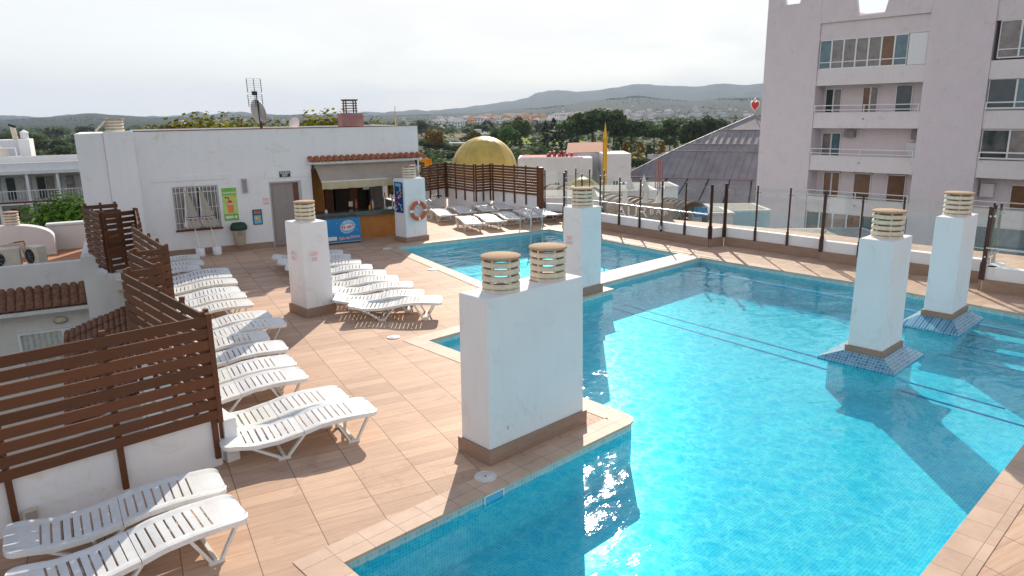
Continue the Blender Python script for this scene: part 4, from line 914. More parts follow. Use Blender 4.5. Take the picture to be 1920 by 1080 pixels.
t_ = onb('satellite_dish', 'small pinkish satellite dish between the large dish and the brick red chimney', 'satellite dish', 1.0, .4, 3.42)
dish(t_, .20, (0, 0, .47), (-.35, .8, .2), mat='towerpale'); MB().cyl((0, .1, 0), (0, .06, .45), .02, n=8).build('mast', 'black', t_)
t_ = onb('chimney', 'brick red roof chimney with a slatted cap on the bar roof', 'chimney', 2.98, .9, 3.42)
MB().box(-.37, .37, -.30, .30, 0, .78).build('stack', 'redwall', t_, bevel=.03)
mb = MB()
for x, y in ((-.17, -.15), (.17, -.15), (.17, .15), (-.17, .15)): mb.box(x - .018, x + .018, y - .018, y + .018, .78, 1.20)
for k in range(5):
    z = .84 + k * .085
    for a0_, a1_, b0_, b1_ in ((-.21, .21, -.21, -.15), (-.21, .21, .15, .21), (-.21, -.15, -.149, .149), (.15, .21, -.149, .149)): mb.box(a0_, a1_, b0_, b1_, z, z + .028)
mb.box(-.24, .24, -.22, .22, 1.205, 1.235); mb.build('slatted_cap', 'brownshutter', t_)
t_ = onb('half_round_vent', 'cream louvred vent with a raised half disc on the left end of the bar roof', 'vent', -4.15, .35, 3.74)
for k in range(4): MB().lathe([(.20, .02 + k * .085), (.25, .03 + k * .085), (.245, .085 + k * .085), (.2, .09 + k * .085), (.2, .02 + k * .085)], 24).build('ring', 'cream', t_)
MB().lathe([(0, .39), (.26, .39), (.27, .37), (.27, .355), (0, .355)], 24).build('cap', 'cap', t_); o = MB().cyl((-.30, 0, .20), (-.34, 0, .24), .24, n=24).build('tilted_disc', 'cream', t_)
t_ = onb('vent_pipe', 'thin roof pipe near the right end of the bar roof', 'pipe', 4.45, .5, 3.42); MB().cyl((0, 0, 0), (0, 0, .75), .02, n=8).build('pipe', 'yellow_print', t_); MB().cyl((0, 0, .75), (0, 0, 1.0), .008, n=6).build('tip', 'black', t_)

# metal tables and chairs beyond the lifebuoy pillar
def chair(x, y, rz, label, z=0):
    t_ = thing('metal_chair', label, 'chair', (x, y, z), rz, 'aluminium chairs beside the rear fence')
    for sx in (-1, 1):
        MB().tube([(sx * .25, -.24, 0), (sx * .25, -.22, .66), (sx * .25, .10, .68), (sx * .22, .24, .62)], .013, 8).build('arm_frame', 'alu', t_)
        MB().tube([(sx * .23, .26, 0), (sx * .21, .20, .45), (sx * .20, .27, .86)], .013, 8).build('rear_leg', 'alu', t_)
    mb = MB()
    for k in range(6): mb.box(-.21, .21, -.22 + k * .075, -.165 + k * .075, .435, .45)
    mb.build('seat', 'alu', t_); mb = MB()
    for k in range(4): mb.box(-.20, .20, .215 + k * .016, .228 + k * .016, .55 + k * .085, .60 + k * .085)
    mb.build('backrest', 'alu', t_)
    return t_
def table(x, y, label, mat='alu', r=.35, z=0):
    t_ = thing('round_table', label, 'table', (x, y, z), 0, 'round metal tables beside the rear fence')
    MB().lathe([(0, .72), (r, .72), (r + .008, .705), (r, .69), (0, .69)], 26).build('tabletop', mat, t_); MB().cyl((0, 0, .02), (0, 0, .69), .025, n=10).build('column', 'alu', t_)
    mb = MB()
    for k in range(4): a_ = k * math.pi / 2 + .4; mb.bar((0, 0, .05), (.3 * math.cos(a_), .3 * math.sin(a_), .015), .035, .025)
    mb.build('foot', 'alu', t_)
chair(17.35, 24.0, R(130), 'aluminium armchair left of the other one behind the lifebuoy pillar'); chair(17.95, 23.95 + .25, R(205), 'aluminium armchair right of the other one by the rear fence')
chair(16.9, 25.1, R(-30), 'aluminium armchair mostly hidden behind the round metal table')
table(17.1, 24.7, 'round metal table behind the left aluminium armchair'); table(18.0, 25.0, 'round blue topped table near the corner of the rear fence', 'ltblue', .30); table(18.7, 24.7, 'dark topped table against the rear fence corner', 'black', .28)
t_ = thing('orange_canopy', 'orange cloth canopy peeking out right of the bar roof', 'canopy', (16.05, 22.6, 0))
mb = MB(); mb.add([(-.6, -.4, 2.62), (.55, -.5, 2.48), (1.05, .6, 2.28), (-.4, .9, 2.62)], [(0, 1, 2, 3)]); mb.add([(.55, -.5, 2.48), (1.05, .6, 2.28), (1.08, .62, 2.10), (.58, -.5, 2.27)], [(0, 1, 2, 3)]); o = mb.build('cloth', 'orangecloth', t_)
s_ = o.modifiers.new('t', 'SOLIDIFY'); s_.thickness = .01
MB().cyl((.2, .2, 0), (.2, .2, 2.5), .03, n=8).build('pole', 'alu', t_)

# ------------------------------------------------------------------ land around: ground, hills, town, trees
GZ = -14.0
a = N('countryside', 0.95, 0.1)
vo = a.n('ShaderNodeTexVoronoi'); vo.inputs['Scale'].default_value = 0.012; a.l(a.v, vo.inputs['Vector'])
n1 = a.noise(0.02, 6, 0.6); n2 = a.noise(0.25, 6, 0.7); sv_ = a.n('ShaderNodeSeparateColor'); a.l(vo.outputs['Color'], sv_.inputs[0])
fld = a.ramp(sv_.outputs[0], [(0.0, (0.035, 0.058, 0.018)), (0.4, (0.06, 0.085, 0.022)), (0.62, (0.12, 0.095, 0.05)), (0.75, (0.045, 0.07, 0.022)), (1.0, (0.10, 0.14, 0.025))])
wood_ = a.ramp(n2, [(0.3, (0.018, 0.034, 0.013)), (0.7, (0.05, 0.07, 0.025))])
a.color(a.mix(a.ramp(n1, [(0.42, (0, 0, 0)), (0.56, (1, 1, 1))]), fld, wood_)); M['country'] = a.m
a = N('wooded_slope', 0.95, 0.05)
n1 = a.noise(0.0035, 6, 0.65); n2 = a.noise(0.05, 5, 0.75); n3 = a.noise(0.012, 4, 0.7)
c = a.ramp(n2, [(0.32, (0.012, 0.024, 0.014)), (0.66, (0.030, 0.044, 0.022))])
c = a.mix(a.ramp(n3, [(0.60, (0, 0, 0)), (0.68, (0.5, 0.5, 0.5))]), c, (0.10, 0.095, 0.06))
a.color(a.mix(0.5, c, a.ramp(n1, [(0.3, (0.6, 0.65, 0.6)), (0.7, (1.3, 1.25, 1.1))]), 'MULTIPLY')); M['slope'] = a.m
g = MB(); sheet(g, [[(-5000, -5000), (9000, -5000), (9000, 9000), (-5000, 9000)]], GZ); tag(g.build('ground', 'country', recalc=False), kind='structure')
for nm, cx_, cy_, L_, W_, rz_, mt in (('field', *at(1225, 300, 285).xy, 24, 30, HEAD - 1.9, 'fieldlime'), ('field', *at(1190, 310, 215).xy, 30, 20, HEAD - 1.75, 'fieldgreen'), ('field', *at(1010, 262, 500).xy, 30, 60, HEAD - 1.6, 'fieldlime'), ('field', *at(825, 255, 640).xy, 60, 50, HEAD - 1.5, 'fieldbrown'), ('field', *at(830, 300, 270).xy, 40, 22, HEAD - 1.5, 'fieldgreen'), ('field', *at(130, 255, 620).xy, 70, 60, HEAD - 1.3, 'fieldgreen'), ('field', *at(1290, 245, 800).xy, 60, 80, HEAD - 1.6, 'fieldgreen')):
    if mt not in M:
        cc_ = {'fieldlime': (0.30, 0.36, 0.02), 'fieldgreen': (0.13, 0.20, 0.03), 'fieldbrown': (0.24, 0.15, 0.08)}[mt]; M[mt] = simple(mt, cc_, .95, .05, var=.35, scale=.12)
    mb = MB(); ca, sa = math.cos(rz_), math.sin(rz_)
    sheet(mb, [[(cx_ + x * ca - y * sa, cy_ + x * sa + y * ca) for x, y in ((-L_, -W_), (L_, -W_ * .8), (L_ * .9, W_), (-L_ * .95, W_ * .9))]], GZ + .05); tag(mb.build('field', mt, recalc=False), kind='structure')

FARR = [(-900, 222), (-500, 216), (-200, 220), (0, 218), (75, 220), (160, 214), (200, 217), (280, 220), (335, 217), (365, 210), (400, 216), (455, 209), (480, 214), (560, 217), (640, 214), (700, 212), (760, 208), (800, 208), (860, 203), (900, 197), (960, 190), (985, 184), (1010, 173), (1035, 169), (1080, 172), (1110, 170), (1150, 165), (1190, 158), (1250, 160), (1300, 162), (1350, 157), (1390, 159), (1430, 156), (1500, 163), (1700, 150), (2000, 165), (2500, 170), (3200, 150)]
NEARR = [(-900, 224), (-300, 226), (0, 225), (60, 222), (110, 219), (165, 213.5), (215, 217), (300, 221), (420, 220), (470, 218), (560, 216), (640, 217), (720, 217), (800, 215), (880, 213), (940, 208), (1000, 203), (1060, 197), (1110, 190), (1150, 184), (1195, 179), (1250, 186), (1300, 190), (1360, 184), (1430, 183), (1600, 190), (2000, 200), (3200, 190)]
def interp(tb, x):
    for (x0, y0), (x1, y1) in zip(tb, tb[1:]):
        if x <= x1: k = (x - x0) / (x1 - x0); k = k * k * (3 - 2 * k); return y0 + (y1 - y0) * k
    return tb[-1][1]
def terrain_z(px, D, tb, D0, D1, pw):
    zr = at(px, interp(tb, px), D1).z; k = max(0, min(1, (D - D0) / (D1 - D0))); return GZ + (zr - GZ) * k ** pw
def hills(name, tb, D0, D1, pw, rough, step):
    mb = MB(); rows = 26; xs = []; x = tb[0][0]
    while x <= tb[-1][0]: xs.append(x); x += step
    for i, px in enumerate(xs):
        for j in range(rows + 5):
            k = j / rows; D = D0 + (D1 - D0) * k
            p = at(px, 200, D); zr = at(px, interp(tb, px), D1).z
            if k <= 1: z = GZ - 1 + (zr - GZ + 1) * k ** pw
            else: z = zr - (k - 1) * 6 * (zr - GZ)
            q = Vector((p.x, p.y, 0)) * (1 / 260.0)
            z += rough * min(1, k * 2) * (noise.noise(q) * 1.2 + noise.noise(q * 3.1) * .5) * (1 if k < .97 else .25) + (rough * .16 * noise.noise(q * 17) if .9 < k < 1.05 else 0)
            mb.v.append((p.x, p.y, z))
    n = rows + 5
    mb.f = [(i * n + j, (i + 1) * n + j, (i + 1) * n + j + 1, i * n + j + 1) for i in range(len(xs) - 1) for j in range(n - 1)]
    mb.m = [0] * len(mb.f); mb.sm = [True] * len(mb.f)
    return tag(mb.build(name, 'slope', recalc=False), kind='structure')
hills('far_hills', FARR, 4200, 7800, 1.3, 26, 7); hills('near_hills', NEARR, 900, 3900, 1.9, 9, 6)
# ragged tree line on the ridges and scrub over the slopes: a wood nobody could count
rnd = random.Random(11); mb = MB()
for tb, D0, D1, pw, cnt, s0 in ((NEARR, 900, 3900, 1.9, 9000, 5.0), (FARR, 4200, 7800, 1.3, 2500, 9.0)):
    for k in range(cnt):
        px = rnd.uniform(-300, 1700); kk = rnd.random() ** .8 if k % 3 else rnd.uniform(.96, 1.0); D = D0 + (D1 - D0) * kk
        if tb is NEARR and 780 < px < 1340 and 1000 < D < 2100 and rnd.random() < .6: continue
        p = at(px, 200, D); z = terrain_z(px, D, tb, D0, D1, pw); r_ = s0 * rnd.uniform(.5, 1.2) * (.6 + kk * .6); q_ = []
        for j in range(5): th = 2 * math.pi * j / 5 + rnd.random(); q_.append((p.x + r_ * math.cos(th), p.y + r_ * math.sin(th), z - 6))
        z -= 4 if tb is NEARR else 12
        q_ += [(p.x + r_ * .55 * math.cos(th + j * 2.1), p.y + r_ * .55 * math.sin(th + j * 2.1), z + r_ * rnd.uniform(.6, 1.0)) for j in range(3)]
        mb.add(q_, [(0, 1, 5), (1, 2, 5), (2, 6, 5), (2, 3, 6), (3, 4, 7), (3, 7, 6), (4, 0, 7), (0, 5, 7), (5, 6, 7)])
tag(mb.build('hillside_wood', 'leaf_dark', recalc=False), 'dark green scrub and pine wood over the far slopes', 'woodland', kind='stuff')

# --- trees
def crown(mb, c, rx, rz, n, leaf, rnd, nclump=14, flat=0.0):
    cl = []
    for i in range(nclump):
        th = rnd.uniform(0, 2 * math.pi); ph = math.acos(rnd.uniform(-.55, 1)); q = rnd.uniform(.45, .85)
        cl.append((c[0] + rx * q * math.sin(ph) * math.cos(th), c[1] + rx * q * math.sin(ph) * math.sin(th), c[2] + rz * q * math.cos(ph), rnd.uniform(.25, .46)))
    for i in range(n):
        x, y, z, r_ = cl[i % nclump]; d = Vector((rnd.gauss(0, 1), rnd.gauss(0, 1), rnd.gauss(0, 1))).normalized(); q = rnd.uniform(.55, 1.05)
        p = Vector((x + d.x * rx * r_ * q, y + d.y * rx * r_ * q, z + d.z * rz * r_ * q * 1.1)); s_ = leaf * rnd.uniform(.6, 1.3)
        nrm = (d + Vector((rnd.uniform(-.5, .5), rnd.uniform(-.5, .5), rnd.uniform(-.2, .9)))).normalized(); a_ = nrm.orthogonal().normalized(); b_ = nrm.cross(a_)
        mb.add([p + a_ * s_, p + b_ * s_ * .8, p - a_ * s_, p - b_ * s_ * .8], [(0, 1, 2, 3)])
def make_tree(kind, leafmat, seed):
    """unit tree, about 10 m tall"""
    rnd = random.Random(seed); t_ = thing(kind, 'x', 'tree'); tb = MB(); cr_ = MB()
    if kind == 'umbrella_pine':
        tb.cyl((0, 0, 0), (.3, .1, 6.3), .32, .2, 8)
        for k in range(5): th = k * 1.26; tb.cyl((.3, .1, 5.6), (.3 + 2.6 * math.cos(th), 2.6 * math.sin(th), 7.6), .13, .05, 6)
        crown(cr_, (.2, 0, 7.4), 5.2, 2.4, 1500, .42, rnd, 20)
    elif kind == 'cypress':
        tb.cyl((0, 0, 0), (0, 0, 6), .2, .08, 8)
        for k in range(9): z = 1.1 + k * 1.0; r_ = 1.25 * math.sin(math.pi * min(1, (k + 1.4) / 10.5)) ** .8; crown(cr_, (rnd.uniform(-.1, .1), 0, z), r_, .9, 110, .26, rnd, 5)
    elif kind == 'poplar':
        tb.cyl((0, 0, 0), (0, 0, 7), .22, .08, 8)
        for k in range(5): crown(cr_, (rnd.uniform(-.3, .3), rnd.uniform(-.3, .3), 2.6 + k * 1.5), 1.9 - .18 * k, 1.4, 220, .32, rnd, 8)
    elif kind == 'bush':
        tb.cyl((0, 0, 0), (0, 0, 1.4), .25, .15, 6)
        for k in range(4): th = k * 1.6; tb.cyl((0, 0, 1.2), (1.5 * math.cos(th), 1.5 * math.sin(th), 3), .12, .05, 6)
        crown(cr_, (0, 0, 3.0), 4.6, 3.2, 1300, .45, rnd, 16)
    elif kind == 'leafy_tree':
        tb.cyl((0, 0, 0), (.2, 0, 5), .3, .2, 8)
        for k in range(6): th = k * 1.05; tb.cyl((.2, 0, 4 + .2 * k), (.2 + 1.8 * math.cos(th), 1.8 * math.sin(th), 7.6), .12, .05, 6)
        crown(cr_, (.1, 0, 7.6), 2.9, 2.3, 12000 if 'yellow' in leafmat else 14000, .12 if 'yellow' in leafmat else .075, rnd, 44)
    else:
        tb.cyl((0, 0, 0), (.2, 0, 4.4), .34, .22, 8)
        for k in range(6): th = k * 1.05; tb.cyl((.2, 0, 3.4 + .2 * k), (.2 + 2.3 * math.cos(th), 2.3 * math.sin(th), 6.6), .15, .05, 6)
        crown(cr_, (.1, 0, 6.3), 4.0, 3.7, 1900, .40, rnd, 24)
    tb.build('trunk', 'bark', t_); cr_.build('crown', leafmat, t_, recalc=False); return t_
PR = {}
def tree(kind, mat, px, py, D, hm, label, group='trees on the plain beyond the roof', wide=1.0, zb=None):
    """px: picture column of the trunk; D metres away; hm tall"""
    key = (kind, mat); p = at(px, py, D); z = GZ if zb is None else zb; s_ = hm / 10.0; rz = random.uniform(0, 6.28)
    if key not in PR:
        o = make_tree(kind, mat, len(PR) + 3); PR[key] = o; o.location = (p.x, p.y, z); o.rotation_euler = (0, 0, rz); o.scale = (s_ * wide, s_ * wide, s_); o['label'] = label; o['group'] = group
    else: dup(PR[key], (p.x, p.y, z), rz, label, group, (s_ * wide, s_ * wide, s_))
TR = [('umbrella_pine', 'leaf_dark', 1085, 300, 17, 1.1, 'tall dark pine left of the gold spire tip'), ('umbrella_pine', 'leaf_dark', 1112, 290, 19.5, .95, 'highest dark pine crown just left of the gold spire'), ('umbrella_pine', 'leaf_dark', 1150, 300, 19, .8, 'dark pine just right of the gold spire'),
      ('umbrella_pine', 'leaf_dark', 1184, 300, 15, 1.2, 'wide flat topped pine right of the gold spire'), ('umbrella_pine', 'leaf_dark', 1228, 310, 13, .9, 'middle pine of the row between spire and pyramid roof'), ('umbrella_pine', 'leaf_dark', 1268, 290, 15, 1.1, 'round topped pine left of the pyramid roof slope'),
      ('broad_tree', 'leaf_cypress', 1300, 280, 15, 1.0, 'blackish tree nearest the left slope of the pyramid roof'), ('broad_tree', 'leaf_cypress', 1325, 290, 16, .9, 'blackish tree touching the pyramid roof slope'),
      ('cypress', 'leaf_cypress', 1023, 330, 15, 1.3, 'leftmost dark cypress left of the pine group'), ('cypress', 'leaf_cypress', 1038, 340, 16, 1.3, 'second dark cypress left of the pine group'), ('cypress', 'leaf_cypress', 1052, 350, 13, 1.4, 'third dark cypress left of the pine group'), ('cypress', 'leaf_cypress', 1066, 345, 15, 1.5, 'fourth dark cypress beside the pine group'),
      ('poplar', 'leaf_autumn', 1135, 262, 7, 1.6, 'ochre green tree below the pines, right of the spire'), ('poplar', 'leaf_mid', 1155, 262, 8, 1.5, 'green tree below the pines, second right of the spire'), ('poplar', 'leaf_autumn', 1178, 262, 8, 1.6, 'ochre tree below the wide flat topped pine'), ('poplar', 'leaf_autumn', 1200, 265, 8, 1.5, 'ochre tree between two pines above the farmhouse'), ('poplar', 'leaf_mid', 1220, 265, 7, 1.7, 'green tree above the right farmhouse'), ('poplar', 'leaf_autumn', 1240, 265, 8, 1.5, 'rusty tree right above the right farmhouse'),
      ('bush', 'leaf_mid', 1180, 235, 7, 1.1, 'round green bush left of the right farmhouse'), ('bush', 'leaf_dark', 1208, 235, 7.5, 1.0, 'darker bush just left of the right farmhouse'), ('bush', 'leaf_mid', 1262, 235, 6, 1.2, 'green bush right of the right farmhouse'), ('bush', 'leaf_dark', 1290, 240, 7, 1.2, 'dark bush under the pyramid roof slope'), ('bush', 'leaf_mid', 1150, 215, 5, 1.3, 'low green bush behind the white block house'), ('bush', 'leaf_mid', 1080, 215, 6, 1.1, 'green bush behind the red roof terrace'),
      ('broad_tree', 'leaf_autumn', 815, 330, 12, 1.0, 'golden yellow tree left of the gold dome'), ('broad_tree', 'leaf_yellow', 886, 380, 10, 1.2, 'yellow green tree just above the left of the gold dome'), ('broad_tree', 'leaf_bright', 950, 330, 13, 1.1, 'bright green tree right behind the gold dome'), ('broad_tree', 'leaf_mid', 932, 350, 12, .9, 'soft green tree touching the top right of the gold dome'), ('broad_tree', 'leaf_mid', 975, 350, 17, .9, 'tall olive green tree between the dome and the cypresses'),
      ('bush', 'leaf_dark', 845, 360, 8, 1.4, 'dark bush above the golden yellow tree'), ('bush', 'leaf_dark', 803, 420, 10, 1.5, 'dark bush beside the right end of the bar building'), ('bush', 'leaf_mid', 860, 330, 9, 1.2, 'green bush left of the gold dome edge'), ('bush', 'leaf_dark', 835, 300, 7, 1.2, 'low dark bush below the golden tree'), ('bush', 'leaf_mid', 800, 290, 6, 1.5, 'green bush at the corner of the bar roof'), ('bush', 'leaf_mid', 870, 270, 5, 1.4, 'low scrub bush in front of the gold dome'), ('bush', 'leaf_dark', 1005, 300, 8, 1.1, 'dark bush under the leftmost cypress'), ('bush', 'leaf_mid', 1040, 290, 8, 1.2, 'green bush above the red roof terrace'), ('bush', 'leaf_mid', 985, 290, 6, 1.3, 'small green bush left of the parked cars'),
      ('broad_tree', 'leaf_dark', 1345, 500, 14, 1.3, 'dark tree on the plain left of the heart sign'), ('broad_tree', 'leaf_dark', 1020, 600, 12, 1.6, 'dark tree below the town houses'), ('broad_tree', 'leaf_dark', 960, 620, 13, 1.7, 'dark tree below the middle of the town'), ('broad_tree', 'leaf_dark', 905, 600, 11, 1.8, 'dark tree below the left of the town'), ('broad_tree', 'leaf_cypress', 790, 640, 14, 1.5, 'blackish tree below the left end of the town'), ('bush', 'leaf_dark', 880, 480, 8, 2.0, 'dark thicket behind the gold dome'), ('bush', 'leaf_dark', 1010, 450, 8, 2.0, 'dark thicket beyond the green field'),
      ('broad_tree', 'leaf_yellow', 285, 64, 15.7, .8, 'small yellow green treetop just over the left of the bar roof'), ('broad_tree', 'leaf_yellow', 355, 62, 16.6, 1.0, 'left half of the yellow green treetops over the bar roof'), ('broad_tree', 'leaf_yellow', 400, 64, 16.6, 1.0, 'right half of the yellow green treetops over the bar roof'), ('broad_tree', 'leaf_yellow', 462, 66, 16.1, .8, 'small yellow treetop left of the large dish'), ('broad_tree', 'leaf_yellow', 520, 66, 15.9, .9, 'low yellow treetop between the two dishes'),
      ('broad_tree', 'leaf_yellow', 585, 62, 16.6, .9, 'yellow green treetop right of the small dish'), ('broad_tree', 'leaf_yellow', 625, 60, 16.7, .9, 'yellow green treetop left of the brick red chimney'), ('broad_tree', 'leaf_yellow', 703, 64, 16.0, .6, 'small yellow treetop right of the brick red chimney'),
      ('broad_tree', 'leaf_yellow', 78, 95, 14.2, 1.3, 'left yellow green tree behind the balcony hotel'), ('broad_tree', 'leaf_yellow', 118, 98, 13.2, 1.2, 'right yellow green tree behind the balcony hotel'),
      ('broad_tree', 'leaf_bright', 105, 44, 12.6, .95, 'bright green tree in front of the balcony hotel, left crown'), ('broad_tree', 'leaf_bright', 150, 44, 13.6, .95, 'bright green tree in front of the balcony hotel, right crown'),
      ('broad_tree', 'leaf_dark', 100, 420, 10, 1.4, 'dark round tree on the fields above the hotel'), ('broad_tree', 'leaf_dark', 125, 350, 9, 1.2, 'dark round tree right above the hotel trees'), ('broad_tree', 'leaf_dark', 55, 480, 10, 1.5, 'dark tree beyond the hotel chimneys'), ('bush', 'leaf_dark', 30, 430, 8, 1.8, 'dark thicket left of the hotel chimneys')]
for kd, mt, px, D, hm, wd, lb in TR:
    if mt == 'leaf_yellow' and D < 110 or mt == 'leaf_bright' and D < 110: kd = 'leafy_tree'
    if 'bar roof' in lb or 'dish' in lb or 'chimney' in lb: hm += 1.7
    if 'in front of the balcony' in lb: hm += 1.2; wd *= 1.15
    tree(kd, mt, px, 230, D, hm, lb, wide=wd)
rnd = random.Random(77); wh = ['far left of the plain', 'left of the dome', 'beyond the dome', 'beyond the cypresses', 'beyond the pines', 'beyond the farmhouses', 'near the pyramid roof', 'behind the apartment tower']
for k in range(96):
    px = rnd.uniform(-120, 1500); D = rnd.uniform(300, 820); kd, mt = rnd.choice([('broad_tree', 'leaf_dark'), ('bush', 'leaf_dark'), ('bush', 'leaf_mid'), ('broad_tree', 'leaf_cypress'), ('umbrella_pine', 'leaf_dark'), ('poplar', 'leaf_mid'), ('bush', 'leaf_mid')])
    if 980 < px < 1030 and D < 600: continue
    nm = {'broad_tree': 'broad tree', 'bush': 'bushy tree', 'umbrella_pine': 'flat topped pine', 'poplar': 'upright tree'}[kd]; cl_ = {'leaf_dark': 'dark green', 'leaf_mid': 'mid green', 'leaf_cypress': 'blackish green'}[mt]
    tree(kd, mt, px, 230, D, rnd.uniform(7, 13), '%s %s in the distance, %s' % (cl_, nm, wh[max(0, min(7, int((px + 0) / 200)))]), 'distant trees on the plain', rnd.uniform(1.0, 1.7))
# uncounted scrub across the plain
rnd = random.Random(23); mb = MB()
for k in range(5200):
    px = rnd.uniform(-600, 2100); D = 130 + 1500 * rnd.random() ** 1.2
    p = at(px, 220, D); q = noise.noise(Vector((p.x, p.y, 0)) / 70)
    if q < -.14 or (px > 1130 and px < 1310 and D < 330) or (1140 < px < 1300 and D < 290) or (1255 < px < 1500 and D < 200): continue
    h_ = rnd.uniform(1.5, 6.0) * (1 + D / 1500); r_ = h_ * rnd.uniform(.6, 1.0); nl = 34 if D < 600 else 12; sz = r_ * (.20 if D < 600 else .36)
    for j in range(nl):
        d = Vector((rnd.gauss(0, 1), rnd.gauss(0, 1), abs(rnd.gauss(0, 1)))).normalized() * rnd.uniform(.5, 1); c_ = Vector((p.x + d.x * r_, p.y + d.y * r_, GZ + d.z * h_)); nr = (d + Vector((rnd.uniform(-.5, .5), rnd.uniform(-.5, .5), rnd.uniform(0, .6)))).normalized(); a_ = nr.orthogonal().normalized() * sz; b_ = nr.cross(a_)
        mb.add([c_ + a_, c_ + b_, c_ - a_, c_ - b_], [(0, 1, 2, 3)])
tag(mb.build('plain_scrub', 'leaf_dark', recalc=False), 'low dark green scrub scattered across the plain', 'scrub', kind='stuff')

# --- town houses
rnd = random.Random(31); HV = []
HC = [(0.84, 0.82, 0.80), (0.86, 0.85, 0.84), (0.80, 0.70, 0.60), (0.82, 0.50, 0.25), (0.78, 0.44, 0.30), (0.86, 0.84, 0.84), (0.80, 0.70, 0.68)]
for i, c_ in enumerate(HC):
    M['hc%d' % i] = simple('house_wall_%d' % i, c_, .9, .1, var=.1, scale=.3)
for i in range(7):
    t_ = thing('town_house', 'small distant town house on the plain below the hills', 'house'); w_, d_, h_ = rnd.uniform(9, 16), rnd.uniform(8, 12), rnd.choice([6, 7, 9.5])
    mb = MB(); mb.box(-w_ / 2, w_ / 2, -d_ / 2, d_ / 2, 0, h_); mb.box(-w_ / 4, w_ / 3, -d_ / 4, d_ / 2, h_, h_ + 2.2); wn_ = mb
    if i % 2: MB().box(-w_ / 2 - .3, w_ / 2 + .3, -d_ / 2 - .3, d_ / 2 + .3, h_ - .35, h_ + .05).build('roof', 'terracotta', t_)
    wn_.mats = [M['hc%d' % i]]; wn_.mat('pane')
    for s_ in (-1, 1):
        for fl in range(int(h_ // 3)):
            for k in range(4): x = -w_ / 2 + w_ * (k + .5) / 4; wn_.box(x - .6, x + .6, s_ * (d_ / 2 - .05), s_ * (d_ / 2 + .06), 1.0 + fl * 3, 2.4 + fl * 3)
            for k in range(3): y = -d_ / 2 + d_ * (k + .5) / 3; wn_.box(s_ * (w_ / 2 - .05), s_ * (w_ / 2 + .06), y - .6, y + .6, 1.0 + fl * 3, 2.4 + fl * 3)
    wn_.build('wall', None, t_); HV.append(t_)
cnt = 0; firstuse = set()
def town(px, D, vi, sc_=1.0):
    z = terrain_z(px, D, NEARR, 900, 3900, 1.9) - 1.0; p = at(px, 220, D); rz = rnd.uniform(0, 3.14); o = HV[vi]
    if vi not in firstuse: firstuse.add(vi); o.location = (p.x, p.y, z); o.rotation_euler = (0, 0, rz); o['group'] = 'houses of the distant town'; o.scale = (sc_,) * 3
    else: dup(o, (p.x, p.y, z), rz, None, 'houses of the distant town', (sc_,) * 3)
for k in range(7): town(830 + k * 60, 1300 + 40 * k, k, 1.3)
for k in range(235):
    px = rnd.triangular(780, 1300, 960); D = rnd.uniform(1050, 1900) + (px - 780) * .35; vi = rnd.choice([0, 1, 5, 2, 0, 5, 6, 3, 4] if 880 < px < 1020 else [0, 1, 5, 0, 1, 6, 2]); town(px, D, vi, rnd.uniform(.9, 1.5))
for k in range(42): town(rnd.choice([rnd.uniform(1080, 1420), rnd.uniform(330, 780), rnd.uniform(1000, 1420)]), rnd.uniform(1300, 2600), rnd.choice([0, 1, 5]), rnd.uniform(.8, 1.3))
# --- white farmhouses and the whitewashed block house behind the dome
def house(name, label, cat, px, D, w_, d_, z1, rz, boxes=(), wins=(), roof=None, mat='white2', group=None):
    p = at(px, 250, D); t_ = thing(name, label, cat, (p.x, p.y, 0), rz, group)
    MB().box(-w_ / 2, w_ / 2, -d_ / 2, d_ / 2, GZ, z1).build('wall', mat, t_)
    for b in boxes: MB().box(*b).build('annex', mat, t_)
    for x, z, ww, wh in wins:
        wo = MB().box(x - ww / 2, x + ww / 2, -d_ / 2 - .05, -d_ / 2 + .02, z, z + wh).build('window', 'white_paint', t_)
        MB().box(x - ww / 2 + .08, x - .03, -d_ / 2 - .07, -d_ / 2 - .045, z + .08, z + wh - .08).build('pane', 'pane', wo); MB().box(x + .03, x + ww / 2 - .08, -d_ / 2 - .07, -d_ / 2 - .045, z + .08, z + wh - .08).build('pane', 'pane', wo)
    return t_
FACE = HEAD - math.pi / 2
for i, (px, D, lb) in enumerate(((1078, 262, 'left white farmhouse with dark sloping roofs behind the red roof terrace'), (1154, 262, 'white farmhouse right of the gold spire with dark sloping roofs'), (1238, 262, 'white farmhouse below the rusty trees'))):
    t_ = house('farmhouse', lb, 'house', px, D, 8.2, 5, GZ + 3.4, FACE - .1, [(1.0, 4.1, -2.4, 2.4, GZ + 3.4, GZ + 3.9)], [(-1.2, GZ + 1.2, .8, .9), (2.2, GZ + 1.2, .8, .9)], group='white farmhouses on the plain')
    for x in (-2.6, 1.2): MB().add([(x, -2.7, GZ + 3.0), (x + 2.0, -2.7, GZ + 3.0), (x + 2.4, -1.4, GZ + 3.75), (x + .4, -1.4, GZ + 3.75)], [(0, 1, 2, 3)]).build('roof', 'brownshutter', t_)
house('farmhouse', 'small white farmhouse above the gold dome', 'house', 899, 480, 12, 7, GZ + 6, FACE + .2, [(-3, 1, -3, 3, GZ + 6, GZ + 8.5)], group='white farmhouses on the plain')
house('farmhouse', 'low white farm building left of the gold dome top', 'house', 862, 400, 12, 6, GZ + 3.2, FACE, group='white farmhouses on the plain')
hb = house('block_house', 'white block house with a red roof terrace, left of the gold spire', 'building', 1040, 70, 6.9, 6, at(1040, 297, 67).z, FACE - .05,
      wins=((-2.2, -3.2, .5, 1.3), (-1.1, -3.2, .7, 1.0), (.2, -3.3, .6, 1.2), (1.2, -3.4, .6, 1.2), (2.7, -3.4, .5, 1.2)))
zt = at(1040, 297, 67).z
